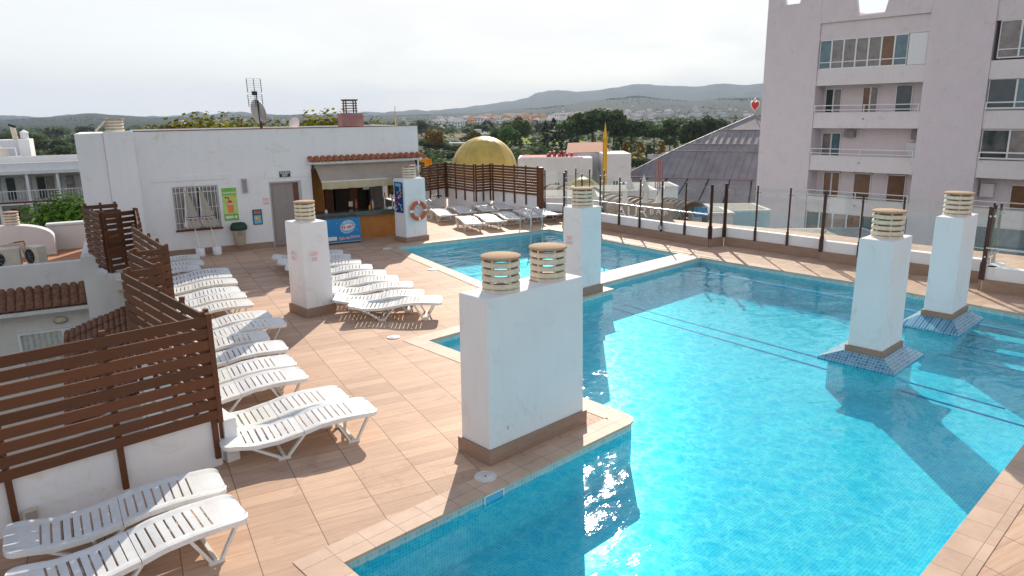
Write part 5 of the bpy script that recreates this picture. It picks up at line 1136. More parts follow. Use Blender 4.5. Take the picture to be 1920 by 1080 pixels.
MB().box(-3.2, 2.2, -2.7, 2.7, zt + .001, zt + .02).build('roof_terrace', 'nb_pink', hb); MB().box(-3.3, 2.6, -2.9, -2.8, zt, zt + .12).build('roof_edge', 'towerpale', hb)
for k in range(7): pass
rr = MB(); rnd = random.Random(9)
for k in range(12): x = rnd.uniform(-.8, 1.8); rr.box(x, x + .2, -1 + rnd.uniform(-1, 1), -.8 + rnd.uniform(0, .6), zt + .02, zt + rnd.uniform(.25, .6))
rr.build('laundry', 'nb_pink', hb)
hc = house('block_house', 'taller white block house with a terracotta roof beside the gold spire', 'building', 1100, 74, 3.9, 6, at(1100, 286, 71).z, FACE - .05, wins=((-1.2, -.9, .8, .8), (-1.9, -4.0, .4, 1.8)))
zt2 = at(1100, 286, 71).z; MB().add([(-2.1, -3.1, zt2), (2.1, -3.1, zt2 + .05), (2.0, 3.1, zt2 + .75), (-1.8, 3.1, zt2 + .7)], [(0, 1, 2, 3)]).build('roof', 'terracotta', hc)
house('block_house', 'plain white block house right of the gold spire', 'building', 1151, 70, 2.6, 5.5, at(1151, 289, 67).z, FACE - .02, wins=((-.1, -3.4, .6, 1.4), (.75, -3.2, .55, 1.1), (-.1, -6.0, .6, 1.3), (.9, -6.2, .5, 1.2)))
# --- gold dome, small dome and spire
def dome(px, py, D, r, label, name='gold_dome', ribs=14, drum=True):
    p = at(px, py, D); t_ = thing(name, label, 'dome', (p.x, p.y, p.z)); mb = MB(); pr = [(r * math.cos(k * math.pi / 32), r * math.sin(k * math.pi / 32)) for k in range(-3, 17)]
    MB().lathe(pr, 48).build('shell', 'gold', t_)
    rb = MB()
    for j in range(ribs):
        th = 2 * math.pi * j / ribs + .2
        for (r0, z0), (r1, z1) in zip(pr, pr[1:]): rb.bar((r0 * math.cos(th) * 1.002, r0 * math.sin(th) * 1.002, z0 * 1.002), (r1 * math.cos(th) * 1.002, r1 * math.sin(th) * 1.002, z1 * 1.002), .03, .02)
    rb.build('seams', 'gold', t_)
    if drum: MB().cyl((0, 0, GZ - p.z), (0, 0, -r * .28), r * 1.04, n=40).build('drum', 'white2', t_)
    return t_
dome(908, 318, 58, 2.62, 'large gold dome rising behind the brown rear screens'); dome(1093, 367, 44, 1.12, 'small gold dome seen through the glass balustrade left of the spire', drum=True)
p = at(1134, 300, 50); t_ = thing('gold_spire', 'tall thin golden spire with a pointed tip behind the glass balustrade', 'spire', (p.x, p.y, 0))
z1_ = at(1134, 262, 50).z; z2_ = at(1134, 229, 50).z
MB().cyl((0, 0, GZ), (0, 0, z1_), .155, n=20).build('shaft', 'goldpole', t_); MB().lathe([(.155, z1_ - .02), (.20, z1_ + .02), (.17, z1_ + .12), (.06, z1_ + .75), (.012, z2_)], 20).build('tip', 'goldpole', t_)
# --- canopies, low roofs, folded white parasols and posts behind the glass
def vault(px0, py0, D0, px1, py1, D1, r, mat, label):
    a_, b_ = at(px0, py0, D0), at(px1, py1, D1); t_ = thing('barrel_canopy', label, 'canopy', (a_.x, a_.y, a_.z)); d = b_ - a_; d.z = 0; L_ = d.length; t_.rotation_euler = (0, 0, math.atan2(d.y, d.x)); mb = MB(); n_ = 14; mb.smooth = True
    vv = [(x, r * math.cos(math.pi * k / n_), r * math.sin(math.pi * k / n_) - r) for x in [L_ * j / 10 for j in range(11)] for k in range(n_ + 1)]
    mb.add(vv, [(j * (n_ + 1) + k, (j + 1) * (n_ + 1) + k, (j + 1) * (n_ + 1) + k + 1, j * (n_ + 1) + k + 1) for j in range(10) for k in range(n_)]); o = mb.build('cover', mat, t_); s_ = o.modifiers.new('t', 'SOLIDIFY'); s_.thickness = .04
    fr_ = MB()
    for j in range(0, 11, 2):
        fr_ = MB()
        for k in range(n_): q0 = (L_ * j / 10, (r + .03) * math.cos(math.pi * k / n_), (r + .03) * math.sin(math.pi * k / n_) - r); q1 = (L_ * j / 10, (r + .03) * math.cos(math.pi * (k + 1) / n_), (r + .03) * math.sin(math.pi * (k + 1) / n_) - r); fr_.bar(q0, q1, .05)
        fr_.build('hoop', 'beigearch', t_)
    w_ = MB(); w_.box(0, L_, -r, -r + .05, -r - 1.6, -r); w_.box(0, L_, r - .05, r, -r - 1.6, -r); w_.build('side_cloth', mat, t_); return t_
vault(985, 343, 40, 1108, 352, 37, 1.3, 'beigearch', 'beige barrel canopy left of the small gold dome')
vault(1104, 357, 36, 1178, 364, 33, 1.25, 'beigearch', 'beige barrel canopy under the small gold dome')
vault(1182, 369, 33, 1240, 374, 31, 1.0, 'brownshutter', 'dark barrel canopy behind the rusty columns')
vault(1250, 372, 32, 1300, 372, 31, 1.0, 'beigearch', 'brown barrel canopy right of the rusty columns')
t_ = thing('bar_sign', 'wall sign with large pale letters behind the handrail of the glass balustrade', 'sign', tuple(at(1205, 398, 28)), FACE)
MB().box(-1.4, 1.2, .02, .10, -.55, .35).build('board', 'beigearch', t_)
text('lettering', 'AUR', .62, 'paper', t_, facing(-.42, 0, 0), .01, .004); text('lettering', 'B A R', .30, 'paper', t_, facing(.62, 0, 0), .01, .003)
def lowbuilding(px, D, w_, d_, z1, label, mat, rz=0.0, roofm='roofgravel', cat='building'):
    p = at(px, 300, D); t_ = thing('low_building', label, cat, (p.x, p.y, 0), FACE + rz, 'low buildings behind the glass balustrades')
    MB().box(-w_ / 2, w_ / 2, -d_ / 2, d_ / 2, GZ, z1).build('wall', mat, t_); MB().box(-w_ / 2 - .05, w_ / 2 + .05, -d_ / 2 - .05, d_ / 2 + .05, z1 + .001, z1 + .10).build('parapet', 'white2', t_); MB().box(-w_ / 2 + .2, w_ / 2 - .2, -d_ / 2 + .2, d_ / 2 - .2, z1 + .101, z1 + .12).build('roof', roofm, t_)
    return t_
lowbuilding(1040, 33.5, 4.0, 3.0, .35, 'low pale flat roof just behind the first glass balustrade', 'white2'); lowbuilding(1150, 42, 4.5, 3.0, -.25, 'pale flat roof below the spire with a dark skylight', 'white2')
lowbuilding(1222, 52, 3.2, 3, -1.0, 'pale building with white roof edge left of the pyramid roof', 'white2'); lowbuilding(1330, 33, 1.8, 2.0, -.3, 'pinkish low building right of the brown canopy', 'towerpale')
lowbuilding(1385, 44, 3.0, 3.0, -1.5, 'pale blue low building under the pyramid roof', 'paleblue'); lowbuilding(1110, 30.5, 3, 1.2, -.5, 'low cream wall behind the pillar between the pools', 'acbeige')
lowbuilding(1500, 40, 9, 4, -2.4, 'low pale building at the foot of the apartment tower', 'white2')
t_ = thing('advert_board', 'blue board on the pinkish wall seen through the glass', 'board', tuple(at(1314, 397, 31)), FACE); MB().box(-.28, .28, 0, .06, -.22, .20).build('board', 'bluefz', t_)
for i, (px, py, D, h_, lb) in enumerate(((1181, 340, 38, .9, 'folded white parasol high behind the second balustrade post'), (1208, 343, 38, .9, 'folded white parasol left of the rusty columns, upper'), (1114, 372, 30, .7, 'folded white parasol beside the small gold dome canopy'), (1171, 376, 29, .75, 'folded white parasol above the pale sign letters, left'), (1209, 377, 29, .8, 'folded white parasol above the pale sign letters, right'), (1234, 376, 30, .9, 'folded white parasol right in front of the rusty columns'))):
    p = at(px, py, D); t_ = thing('white_parasol', lb, 'parasol', (p.x, p.y, p.z), .3 * i, 'folded white parasols of the bar below'); mb = MB()
    n_ = 16; rings = [[(r_ * (1 + .25 * math.cos(4 * th)) * math.cos(th) + lx, r_ * (1 + .25 * math.cos(4 * th)) * math.sin(th), z) for th in [2 * math.pi * j / n_ for j in range(n_)]] for r_, z, lx in ((.01, .45, -.1), (.07, .2, -.05), (.16, -.1, 0), (.24, -.42, .05))]
    mb.add([q for r_ in rings for q in r_], [(j * n_ + k, j * n_ + (k + 1) % n_, (j + 1) * n_ + (k + 1) % n_, (j + 1) * n_ + k) for j in range(3) for k in range(n_)]); mb.build('canopy', 'parasolw', t_); MB().cyl((0, 0, -2.2), (-.1, 0, .4), .025, n=6).build('pole', 'alu', t_)
for i, (px, lb) in enumerate(((1231.5, 'left rusty lattice column before the pyramid roof'), (1239.5, 'right rusty lattice column before the pyramid roof'))):
    p = at(px, 340, 42); z_ = at(px, 300, 42).z; t_ = thing('rusty_column', lb, 'column', (p.x, p.y, 0), FACE, 'pair of rusty lattice columns'); mb = MB()
    for x, y in ((-.07, -.07), (.07, -.07), (.07, .07), (-.07, .07)): mb.box(x - .018, x + .018, y - .018, y + .018, -4, z_)
    for k in range(26): z = -3.5 + k * (z_ + 3.4) / 26; mb.box(-.07, .07, -.075, -.06, z, z + .03)
    mb.build('lattice', 'redwall', t_)
# --- pyramid roof with the heart sign
p = at(1412, 250, 78); ap = at(1412, 216, 78).z; t_ = thing('pyramid_hall', 'grey ribbed pyramid roof of the hall left of the apartment tower', 'building', (p.x, p.y, 0), FACE - R(28))
a = N('ribbed_grey_roof', 0.55, 0.4, 0.0); wv = a.noise(.5, 5, .6); w2 = a.noise(2.0, 4, .6, stretch=(6, .3, .3)); a.color(a.mix(.5, a.ramp(wv, [(.3, (.20, .175, .17)), (.7, (.31, .275, .265))]), a.ramp(w2, [(.3, (.7, .7, .75)), (.7, (1.2, 1.2, 1.25))]), 'MULTIPLY')); M['ribroof'] = a.m
prof = [(.05, ap), (2.9, ap - 1.42), (5.4, ap - 2.7), (6.5, ap - 3.3), (10.4, ap - 5.6)]
def pyr(mb, r0, z0, r1, z1):
    v = [(x * r, y * r, z) for r, z in ((r0, z0), (r1, z1)) for x, y in ((-1, -1), (1, -1), (1, 1), (-1, 1))]; mb.add(v, [(k, (k + 1) % 4, 4 + (k + 1) % 4, 4 + k) for k in range(4)])
mb = MB()
for (r0, z0), (r1, z1) in zip(prof, prof[1:]): pyr(mb, r0, z0, r1, z1)
mb.build('roof', 'ribroof', t_)
rb = MB()
for k in range(-16, 17):
    x = k * .66
    for (r0, z0), (r1, z1) in zip(prof[1:], prof[2:]):
        if abs(x) >= r1: continue
        ra = max(r0, abs(x)); za = z0 + (z1 - z0) * (ra - r0) / (r1 - r0)
        for q in (0, 1, 2, 3):
            c_, s_ = ((1, 0), (0, 1), (-1, 0), (0, -1))[q]
            f_ = lambda X, Y, Z: (X * c_ - Y * s_, X * s_ + Y * c_, Z)
            rb.bar(f_(x, -ra, za + .03), f_(x, -r1, z1 + .03), .05, .05)
rb.build('standing_seams', 'ribroof', t_)
rb = MB()
for (r_, z_) in prof[1:]:
    for q in range(4):
        c_, s_ = ((1, 0), (0, 1), (-1, 0), (0, -1))[q]; f_ = lambda X, Y, Z: (X * c_ - Y * s_, X * s_ + Y * c_, Z); rb.bar(f_(-r_, -r_, z_ + .04), f_(r_, -r_, z_ + .04), .08, .06)
for q in range(4):
    sx_, sy_ = ((-1, -1), (1, -1), (1, 1), (-1, 1))[q]
    for (r0, z0), (r1, z1) in zip(prof, prof[1:]): rb.bar((sx_ * r0, sy_ * r0, z0 + .02), (sx_ * r1, sy_ * r1, z1 + .02), .07, .05)
rb.build('ridge_bars', 'ribroof', t_)
rl, zl = prof[-1]; mb = MB(); pyr(mb, rl, zl, rl + 2.6, zl - 1.9); mb.build('lower_roof', 'ribroof', t_)
mb = MB()
for k in range(-7, 8):
    for q in range(4): c_, s_ = ((1, 0), (0, 1), (-1, 0), (0, -1))[q]; f_ = lambda X, Y, Z: (X * c_ - Y * s_, X * s_ + Y * c_, Z); x = k * 1.9; mb.bar(f_(x, -rl, zl + .03), f_(x * 1.15, -rl - 2.6, zl - 1.86), .10, .05)
mb.build('lower_joints', 'black', t_)
z_ = zl - 1.9; r_ = rl + 2.2; MB().box(-r_, r_, -r_, r_, z_ - 1.5, z_).build('glazed_band', 'skylight', t_); MB().box(-r_ - .3, r_ + .3, -r_ - .3, r_ + .3, z_ - 1.9, z_ - 1.501).build('eave', 'white2', t_); MB().box(-r_, r_, -r_, r_, GZ, z_ - 1.901).build('wall', 'towerpale', t_)
mb = MB()
for k in range(-12, 13): x = k * 1.15; mb.box(x - .1, x + .1, -r_ - .06, -r_ + .02, z_ - 1.5, z_ - .02); mb.box(-r_ - .06, -r_ + .02, x - .1, x + .1, z_ - 1.5, z_ - .02)
mb.build('mullions', 'greyframe', t_)
t_ = thing('heart_sign', 'red heart sign with a white rim on the tip of the pyramid roof', 'sign', (p.x, p.y, ap), FACE)
def heart(s_, y0, y1, zc):
    pts = [(16 * math.sin(t) ** 3, 13 * math.cos(t) - 5 * math.cos(2 * t) - 2 * math.cos(3 * t) - math.cos(4 * t)) for t in [2 * math.pi * k / 40 for k in range(40)]]; mb = MB(); v = [(x * s_ * .72, y, zc + z * s_) for y in (y0, y1) for x, z in pts]
    mb.add(v, [(k, (k + 1) % 40, 40 + (k + 1) % 40, 40 + k) for k in range(40)] + [tuple(range(40)), tuple(range(40, 80))[::-1]]); return mb
heart(.040, -.10, .10, .95).build('rim', 'white_paint', t_); heart(.032, -.14, -.101, .95).build('heart', 'red', t_); MB().cyl((0, 0, 0), (0, 0, .45), .05, n=8).build('stem', 'greyframe', t_); MB().box(-.12, .05, -.05, .05, 1.45, 1.75).build('top_ornament', 'white_paint', t_)

# --- parked cars on the plain
def car(px, D, mat, label):
    p = at(px, 280, D); t_ = thing('parked_car', label, 'car', (p.x, p.y, GZ), FACE + .2, 'cars parked on the plain behind the gold dome'); mb = MB()
    mb.prism([(-2.1, -.85), (2.1, -.85), (2.1, .85), (-2.1, .85)], .35, .85); mb.build('body', mat, t_, bevel=.08)
    v = [(-1.3, -.78, .85), (1.1, -.78, .85), (1.1, .78, .85), (-1.3, .78, .85), (-.9, -.65, 1.42), (.6, -.65, 1.42), (.6, .65, 1.42), (-.9, .65, 1.42)]
    MB().add(v, [(0, 1, 5, 4), (1, 2, 6, 5), (2, 3, 7, 6), (3, 0, 4, 7), (4, 5, 6, 7)]).build('cabin', 'pane', t_)
    for x in (-1.3, 1.3):
        for y in (-.8, .8): MB().cyl((x, y - .1, .32), (x, y + .1, .32), .32, n=14).build('wheel', 'black', t_)
car(994, 335, 'carp', 'left white car parked on the plain right of the gold dome'); car(1004, 338, 'carp', 'right white car parked on the plain right of the gold dome')

# --- apartment tower
TA = 50.0
T_ = thing('apartment_tower', 'tall pinkish white apartment tower with balconies filling the upper right', 'building', (TA, 0, 0))
mb = MB(); RT = 11.3; GB = GZ
mb.box(0, 13, 22.65, 26.5, GB, RT - .4); mb.box(0, 13, 12.45, 15.9, GB, 12.9)
mb.box(0, 13, -2.0, 3.0, GB, 12.9); mb.box(1.5, 13, 15.9, 22.65, GB, 10.2); mb.box(1.5, 13, 3.0, 12.45, GB, 12.0); mb.build('piers', 'towerwall', T_)
def crenel(b0, b1, zb, zt_, nb0, nb1):
    v = [(b0, zb), (b1, zb), (b1, zt_), (nb1 + .35, zt_), (nb1, zb + .25), (nb0, zb + .25), (nb0 - .35, zt_), (b0, zt_)]; mb = MB(); n_ = len(v)
    vv = [(x, b, z) for x in (0, .3) for b, z in v]; tri = tessellate_polygon([[Vector((b, z, 0)) for b, z in v]])
    mb.add(vv, [(k, (k + 1) % n_, n_ + (k + 1) % n_, n_ + k) for k in range(n_)] + [tuple(t) for t in tri] + [tuple(n_ + i for i in t)[::-1] for t in tri]); mb.build('battlement', 'towerwall', T_)
crenel(22.66, 26.49, RT - .399, RT + 1.3, 24.2, 25.2); 
mb = MB(); mb.box(.14, 1.49, 15.91, 22.64, 8.62, 9.7); mb.build('upper_facade', 'towerwall', T_)
v = MB()
crenel(15.91, 22.64, 9.701, 11.6, 18.6, 20.2)
crenel(12.46, 15.89, 12.901, 14.2, 13.8, 14.8)
MB().box(4.0, 9.0, 15.2, 18.9, 10.2, 13.5).build('roof_house', 'towerpale', T_)
MB().box(3.95, 4.0, 17.0, 17.8, 10.3, 11.4).build('roof_door', 'wooddoor', T_)
rt = [6.71, 3.89, 1.01, -1.85, -4.7, -7.55, -10.4]
def win(b0, b1, z0, z1, x, cells, parent):
    """window strip facing -x; cells = list of glass materials from high b (left) to low b (right)"""
    n_ = len(cells); w_ = (b1 - b0) / n_; f = MB()
    f.box(x, x + .08, b0, b1, z0, z0 + .07); f.box(x, x + .08, b0, b1, z1 - .07, z1); zm = z0 + (z1 - z0) * .22; f.box(x + .005, x + .075, b0, b1, zm, zm + .06)
    for k in range(n_ + 1): b = b1 - k * w_; f.box(x - .01, x + .09, max(b0, b - .045), min(b1, b + .045), z0 + .001, z1 - .001)
    fo = f.build('window', 'white_paint', parent)
    for k, c_ in enumerate(cells): MB().box(x + .035, x + .045, b1 - (k + 1) * w_ + .05, b1 - k * w_ - .05, z0 + .08, z1 - .08).build('pane', c_, fo)
pc, pd_, pbw, pbl = 'panecurtain', 'pane', 'panebrown', 'paneblue'
def rail(b0, b1, zt_, parent):
    f = MB(); n_ = 8
    for z in (zt_ + .42, zt_ + .12): f.box(-.06, -.01, b0, b1, z, z + .05)
    for b in [b0 + .05, (b0 + b1) / 2, b1 - .05]: f.box(-.055, -.015, b - .025, b + .025, zt_, zt_ + .42)
    f.build('railing', 'white_paint', parent)
for i, zt_ in enumerate(rt):
    bal = MB(); bal.box(.10, .25, 15.91, 22.64, zt_ - 1.05, zt_); bal.box(.25, 1.5, 15.91, 22.64, zt_ - 1.05, zt_ - .85); bo = bal.build('balcony', 'towerpale', T_)
    bal = MB(); bal.box(.10, .25, 3.01, 12.44, zt_ - 1.05, zt_); bal.box(.25, 1.5, 3.01, 12.44, zt_ - 1.05, zt_ - .85); b2 = bal.build('balcony', 'towerpale', T_)
    if i == 0: win(17.05, 22.6, zt_, 8.62, .14, [pbl, pc, pc, pc, pc, pbw, pbl], T_); sh = MB(); sh.box(.12, .2, 15.95, 17.0, zt_ + .02, 8.60); sh.build('louvre_panel', 'white_paint', T_)
    elif i == 1:
        rail(15.95, 22.6, zt_, bo); win(21.4, 22.5, zt_ - .8, zt_ + 1.6, 1.42, [pd_, pc], T_); win(19.0, 20.0, zt_ - .8, zt_ + 1.65, 1.42, [pbw, pc], T_); win(16.9, 17.9, zt_ - .8, zt_ + 1.7, 1.42, [pd_], T_)
    elif i == 2:
        rail(15.95, 22.6, zt_, bo); win(21.2, 22.5, zt_ - .8, zt_ + 1.5, 1.42, [pc, pbl], T_)
        MB().box(1.1, 1.5, 20.2, 20.9, zt_ + 1.2, zt_ + 1.65).build('air_conditioner', 'door', T_); MB().box(1.1, 1.5, 16.0, 16.6, zt_ + 1.1, zt_ + 1.7).build('air_conditioner', 'door', T_); MB().box(.8, 1.5, 15.95, 16.7, zt_ - .8, zt_ + .9).build('cabinet', 'white2', T_)
    elif i == 3:
        rail(15.95, 22.6, zt_, bo)
        for b in (21.0, 18.9, 16.7): win(b, b + 1.15, zt_ - .8, zt_ + 1.65, 1.42, [pbw] if b < 21 else [pbw, pbw], T_); MB().box(1.40, 1.43, b - .08, b + 1.23, zt_ + 1.65, zt_ + 1.75).build('wooden_lintel', 'wooddoor', T_)
    else: win(16.0, 22.6, zt_, zt_ + 1.8, .14, [pd_, pc, pc, pbw, pd_, pbw, pd_], T_)
    if i == 0: win(8.0, 12.2, zt_ + .1, 8.9, .14, [pc, pbl, pbl, pc], T_); sh = MB().box(.14, 1.5, 3.01, 7.99, zt_, 8.9).build('side_panel', 'towerwall', T_)
    elif i in (1, 2): win(4.0, 12.4, zt_ + .05, zt_ + 1.8, .20, [pd_, pbl if i == 1 else pc, pc, pd_, pc, pd_], T_); rail(3.1, 12.4, zt_, b2)
    elif i == 3:
        rail(3.1, 12.4, zt_, b2); win(9.6, 10.8, zt_ - .6, zt_ + 1.4, 1.42, [pbw], T_); MB().box(1.0, 1.5, 11.6, 12.3, zt_ + .6, zt_ + 1.4).build('air_conditioner', 'white2', T_)
        o = MB().cyl((1.46, 8.5, zt_ + .95), (1.42, 8.5, zt_ + .95), .42, n=24).build('round_window', 'skylight', T_); MB().box(1.39, 1.42, 8.47, 8.53, zt_ + .53, zt_ + 1.37).build('glazing_bar', 'black', o)
    else: win(3.2, 12.4, zt_, zt_ + 1.8, .14, [pc, pbl, pc, pd_, pc, pd_], T_)
mb = MB(); mb.box(.12, 1.5, 3.01, 12.44, 8.9, 12.0); mb.build('upper_facade', 'towerwall', T_)
for zz in rt[1:6]:
    MB().cyl((.10, 19.3, zz - .45), (.0, 19.3, zz - .45), .035, n=8).build('drain_spout', 'black', T_)

# --- left: our building's lower walls, neighbouring terrace, tiled eave, window, hotel
UVR = R(-15)
L1 = thing('neighbour_house', 'white lower house with a clay tile eave and curtained window behind the left screens', 'building', (0, 0, 0), UVR)
MB().box(-9, -1.27, 21.5, 21.72, -12, .53).build('terrace_wall', 'white2', L1); MB().box(-1.27, -.92, 20.9, 24.0, -12, .70).build('pier', 'white2', L1); MB().box(-.92, .3, 19.75, 20.9, -12, .42).build('pier', 'white2', L1)
MB().box(-9, -1.28, 21.73, 27.0, -1.2, .03).build('terrace_floor', 'redterrace', L1)
mb = MB(); mb.box(-9, -2.44, 26.7, 27.0, .031, .62); mb.box(-2.44, -1.3, 27.1, 27.4, .0, .80); mb.build('rear_parapet', 'white2', L1, bevel=.03)
mb = MB(); mb.box(-9, -2.40, 26.64, 27.06, .621, .72); mb.box(-2.46, -1.3, 27.04, 27.46, .801, .88); mb.build('parapet_coping', 'white2', L1, bevel=.03)
mb = MB(); n_ = 24; vv = [(-4.25 + .91 * math.cos(math.pi * k / n_), y, .50 + .42 * math.sin(math.pi * k / n_)) for y in (23.2, 23.9) for k in range(n_ + 1)] + [(-4.25 + .91, y, -.0) for y in (23.2, 23.9)] + [(-4.25 - .91, y, -.0) for y in (23.2, 23.9)]
m_ = n_ + 1; mb.add(vv, [(k, k + 1, m_ + k + 1, m_ + k) for k in range(n_)] + [tuple(range(m_)) + (2 * m_ + 2, 2 * m_)] + [(0, m_, 2 * m_ + 1, 2 * m_)]); mb.build('arched_stack', 'white2', L1)
mb = MB(); vv = [(-3.3 + 1.1 * math.cos(math.pi * k / n_), y, .55 + .45 * math.sin(math.pi * k / n_)) for y in (26.2, 26.69) for k in range(n_ + 1)]; mb.add(vv, [(k, k + 1, m_ + k + 1, m_ + k) for k in range(n_)] + [tuple(range(m_))]); mb.box(-4.4, -2.2, 26.2, 26.69, .03, .55); mb.build('arched_stack', 'white2', L1)
def cowl_uv(u, v, z, lb, r=.2): p_ = uv(u, v, z); cowl(p_.x, p_.y, z, lb, r)
cowl_uv(-3.25, 26.45, .98, 'vent cowl on the rear arched stack of the neighbouring terrace', .21); cowl_uv(-3.62, 23.55, .88, 'vent cowl on the front arched stack at the left picture edge', .2)
tl = MB(); tl.smooth = True
for i in range(28):
    xc = -1.36 - i * .195
    for off_, sg, dz in ((0, 1, 0), (-.098, -1, .05)):
        for part in range(3):
            ya, yb = 20.98 + part * .18, 20.98 + (part + 1) * .18 + .03; za, zb = -.50 + part * .155, -.50 + (part + 1) * .155; r_ = .092 - .004 * part; pts = []
            for yy, zz in ((ya, za), (yb, zb)):
                for k in range(7): th = math.pi * k / 6; pts.append((xc + off_ + r_ * math.cos(th), yy, zz + dz + sg * r_ * .8 * math.sin(th)))
            tl.add(pts, [(k, k + 1, 7 + k + 1, 7 + k) for k in range(6)] + ([tuple(range(7))] if part == 0 and sg > 0 else []))
tl.build('tile_eave', 'oldtile', L1); mb = MB(); mb.box(-9, -1.28, 21.0, 21.499, -.66, -.56); mb.box(-9, -1.28, 21.46, 21.499, -.92, -.88); mb.build('eave_ledge', 'white2', L1)
wf = MB(); x0, x1, z0, z1 = -2.95, -1.45, -2.6, -1.2
for b in ((x0, x0 + .06, z0, z1), (x1 - .06, x1, z0, z1), (x0 + .06, x1 - .06, z1 - .06, z1), (-1.98, -1.90, z0, z1 - .06)): wf.box(b[0], b[1], 21.42, 21.499, b[2], b[3])
wo = wf.build('window', 'white_paint', L1); mb = MB(); vv = []
for i in range(61): x = x0 + .06 + (x1 - x0 - .12) * i / 60; vv += [(x, 21.47 + .012 * math.sin(i * 1.1), z0), (x, 21.47 + .012 * math.sin(i * 1.1), z1 - .06)]
mb.add(vv, [(2 * i, 2 * i + 2, 2 * i + 3, 2 * i + 1) for i in range(60)]); mb.build('curtain', 'curtain', wo)
p_ = uv(-1.97, 21.46, -.98); t_ = thing('oval_wall_lamp', 'oval bulkhead lamp under the clay tile eave on the left', 'wall lamp', p_, UVR); o = MB().lathe([(0, .09), (.06, .08), (.10, .03), (.11, 0)], 20).build('lens', 'cream', t_); o.rotation_euler = (R(90), 0, 0); o.scale = (1.3, .8, 1); o = MB().lathe([(.10, .02), (.125, .02), (.125, 0)], 20).build('rim', 'greyframe', t_); o.rotation_euler = (R(90), 0, 0); o.scale = (1.3, .8, 1)
mb = MB(); vv = [(-1.55, 19.0, -1.0), (-.35, 18.6, -.95), (-.30, 20.6, -.30), (-.95, 21.0, -.34)]
t_ = thing('clay_tile_roof', 'old clay tile roof slope between the left screens and the lower house', 'roof', (0, 0, 0), UVR); tl = MB()
for i in range(15):
    x = -1.72 + i * .125
    for part in range(9):
        tl.smooth = True; f2 = lambda u_, v_: -.93 + .36 * (u_ + 1.55) + (v_ - 19.6) * .42; ya = 16.7 + part * .34; pts = []
        for yy, dz in ((ya, .03), (ya + .37, .0)):
            for k in range(6): xx = x + .07 * math.cos(math.pi * k / 5); pts.append((xx, yy, f2(x, yy) + dz + .05 * math.sin(math.pi * k / 5)))
        tl.add(pts, [(k, k + 1, 7 + k, 6 + k) for k in range(5)])
tl.build('tiles', 'oldtile', t_); tl = MB(); tl.add([(-1.8, 16.6, f2(-1.8, 16.6)), (.1, 16.6, f2(.1, 16.6)), (.1, 19.72, f2(.1, 19.72)), (-1.8, 19.72, f2(-1.8, 19.72))], [(0, 1, 2, 3)]); tl.build('roof_deck', 'brownshutter', t_)
def acunit(u, v, z, rz, w_, d_, h_, lb):
    p_ = uv(u, v, z); t_ = thing('air_conditioner', lb, 'air conditioner', (p_.x, p_.y, z), UVR + rz, 'air conditioners on the neighbouring terrace'); MB().box(-w_ / 2, w_ / 2, -d_ / 2, d_ / 2, .05, h_).build('case', 'acbeige', t_, bevel=.02)
    g_ = MB().cyl((-w_ * .15, -d_ / 2 - .001, h_ * .5), (-w_ * .15, -d_ / 2 - .02, h_ * .5), min(h_, w_) * .38, n=28).build('fan_grille', 'black', t_); mb = MB(); cx_ = -w_ * .15
    for k in range(4): th = k * math.pi / 4; r_ = min(h_, w_) * .37; mb.bar((cx_ - r_ * math.cos(th), -d_ / 2 - .024, h_ * .5 - r_ * math.sin(th)), (cx_ + r_ * math.cos(th), -d_ / 2 - .024, h_ * .5 + r_ * math.sin(th)), .006)
    mb.lathe([(.0, 0)] * 2, 4) if False else None; mb.build('grille_bars', 'greyframe', g_); MB().box(-w_ / 2 + .03, w_ / 2 - .03, -d_ / 2 + .03, d_ / 2 - .03, 0, .049).build('feet', 'black', t_)
acunit(-3.08, 22.3, .03 + .35, 0, .82, .3, .52, 'large beige air conditioner with a round fan at the left edge'); MB
acunit(-2.32, 22.3, .03 + .35, R(-55), .5, .26, .52, 'smaller beige air conditioner turned sideways on the terrace')
t_ = thing('pipe_bundle', 'loose pipes and cables between the two air conditioners', 'pipes', uv(-2.7, 22.4, .4), UVR)
for k in range(5): MB().tube([(-.5 + .1 * k, .1, .52 + .02 * k), (.0 + .03 * k, .12, .50 + .03 * k), (.10 + .02 * k, .1, .2), (.15 + .03 * k, 0, 0)], .012, 6).build('pipe', ('cream', 'greyframe', 'cream', 'goldpole', 'black')[k], t_)
t_ = thing('terrace_plinth', 'low concrete plinth carrying the air conditioners', 'plinth', (0, 0, 0), UVR); MB().box(-3.6, -2.1, 22.05, 22.65, .031, .379).build('block', 'white2', t_)
# hotel with balconies
f_ = 1.5
def hz(z): return 4.1 + (z - 4.1) * f_
H_ = thing('balcony_hotel', 'white hotel with recessed balconies at the far left', 'building', (0, 0, 0), UVR)
V_ = 75.0; fl = [hz(-.45), hz(-.45) - 2.75, hz(-.45) - 5.5, hz(-.45) - 8.25]
MB().box(-22, 6, V_ + 2, V_ + 12, GZ, hz(1.3)).build('wall', 'white', H_)
mb = MB(); mb.box(-22, 6, V_ - .3, V_ + 12, hz(1.12), hz(1.3)); mb.box(-22, 6, V_ + .2, V_ + .5, hz(1.3), hz(1.75)); mb.build('roof_slab', 'white', H_); MB().box(-22, 6, V_ + 4, V_ + 4.3, hz(1.3), hz(2.02)).build('roof_parapet', 'white', H_)
mb = MB()
for z in fl: mb.box(-22, 6, V_ - .2, V_ + 2, z - .25, z)
mb.build('floor_slabs', 'white_paint', H_); mb = MB()
for k in range(9): u = -7.55 + (k - 3) * 2.27 if k < 9 else 0; mb.box(u - .1, u + .1, V_ - .15, V_ + 2, GZ, hz(1.12))
mb.build('party_walls', 'white', H_)
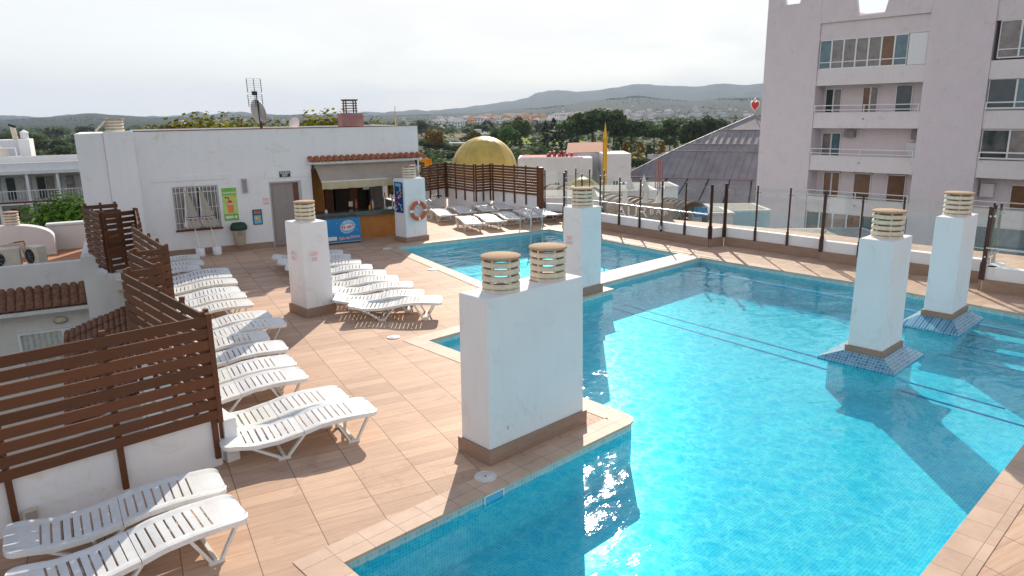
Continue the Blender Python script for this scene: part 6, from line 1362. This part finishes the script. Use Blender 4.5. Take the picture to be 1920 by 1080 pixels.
for i, z in enumerate(fl):
    mb = MB()
    for k in range(120): u = -21.8 + k * .23; mb.box(u - .015, u + .015, V_ - .12, V_ - .09, z, z + .9)
    mb.box(-22, 6, V_ - .14, V_ - .07, z + .9, z + .96); mb.build('railing', 'white_paint', H_)
    MB().box(-22, 6, V_ - .22, V_ - .19, z - .12, z + .03).build('red_edge', 'redsill', H_)
    for k in range(8):
        u = -7.45 + (k - 3) * 2.27; wo = MB().box(u + .35, u + 1.75, V_ + 1.93, V_ + 1.99, z, z + 2.0).build('balcony_door', 'greyframe', H_)
        MB().box(u + .40, u + 1.02, V_ + 1.90, V_ + 1.93, z + .05, z + 1.95).build('pane', 'pane', wo); MB().box(u + 1.08, u + 1.70, V_ + 1.90, V_ + 1.93, z + .05, z + 1.95).build('pane', 'curtain' if (k + i) % 3 else 'panecurtain', wo)
    t_c = MB()
b_ = thing('stair_tower', 'white rooftop stair tower with two chimney pipes at the far left', 'building', (0, 0, 0), UVR)
k_ = 82.0 / 55.0
def h2(z): return 4.1 + (z - 4.1) * k_
MB().box(-5.67 * k_, -5.08 * k_, 82, 86, h2(1.5), h2(2.97)).build('wall', 'white_paint', b_); MB().box(-12, -5.67 * k_ - .01, 83, 86, h2(1.5), h2(2.95)).build('rear_wall', 'white', b_); MB().box(-12, -5.55 * k_, 80.5, 83, h2(1.4), h2(2.0)).build('terrace_block', 'white', b_)
MB().cyl((-5.86 * k_, 83.5, h2(2.9)), (-5.95 * k_, 83.5, h2(3.82)), .22, n=12).build('pipe', 'cream', b_); MB().cyl((-5.98 * k_, 83.5, h2(3.75)), (-5.92 * k_, 83.5, h2(3.9)), .32, n=12).build('pipe_cap', 'black', b_)
MB().cyl((-5.38 * k_, 83.5, h2(2.9)), (-5.38 * k_, 83.5, h2(3.38)), .34, n=14).build('chimney', 'white', b_); MB().cyl((-5.38 * k_, 83.5, h2(3.38)), (-5.38 * k_, 83.5, h2(3.55)), .55, .05, n=4).build('chimney_hat', 'white_paint', b_)
mb = MB(); mb.tube([(-6.6 * k_, 80.3, h2(2.0)), (-6.6 * k_, 80.3, h2(2.5)), (-5.75 * k_, 80.3, h2(2.5)), (-5.75 * k_, 80.3, h2(2.0))], .06, 6); mb.build('roof_rail', 'white_paint', b_)
MB().lathe([(0, .9), (.6, .75), (.85, .3), (.9, 0)], 18, (-6.75 * k_, 81.5, h2(2.0))).build('tank', 'cream', b_)

# ------------------------------------------------------------------ air between here and the hills
hm = bpy.data.materials.new('haze'); hm.use_nodes = True; t = hm.node_tree; t.nodes.clear()
pv = t.nodes.new('ShaderNodeVolumePrincipled'); pv.inputs['Color'].default_value = (0.66, 0.80, 1.0, 1); pv.inputs['Density'].default_value = 0.00009; pv.inputs['Anisotropy'].default_value = 0.0
ou = t.nodes.new('ShaderNodeOutputMaterial'); t.links.new(pv.outputs[0], ou.inputs['Volume']); M['haze'] = hm
mb = MB().box(-6500, 11500, -6500, 11500, GZ - 60, 420); tag(mb.build('haze', 'haze'), 'thin pale air between the roof deck and the hills', 'haze', kind='stuff')
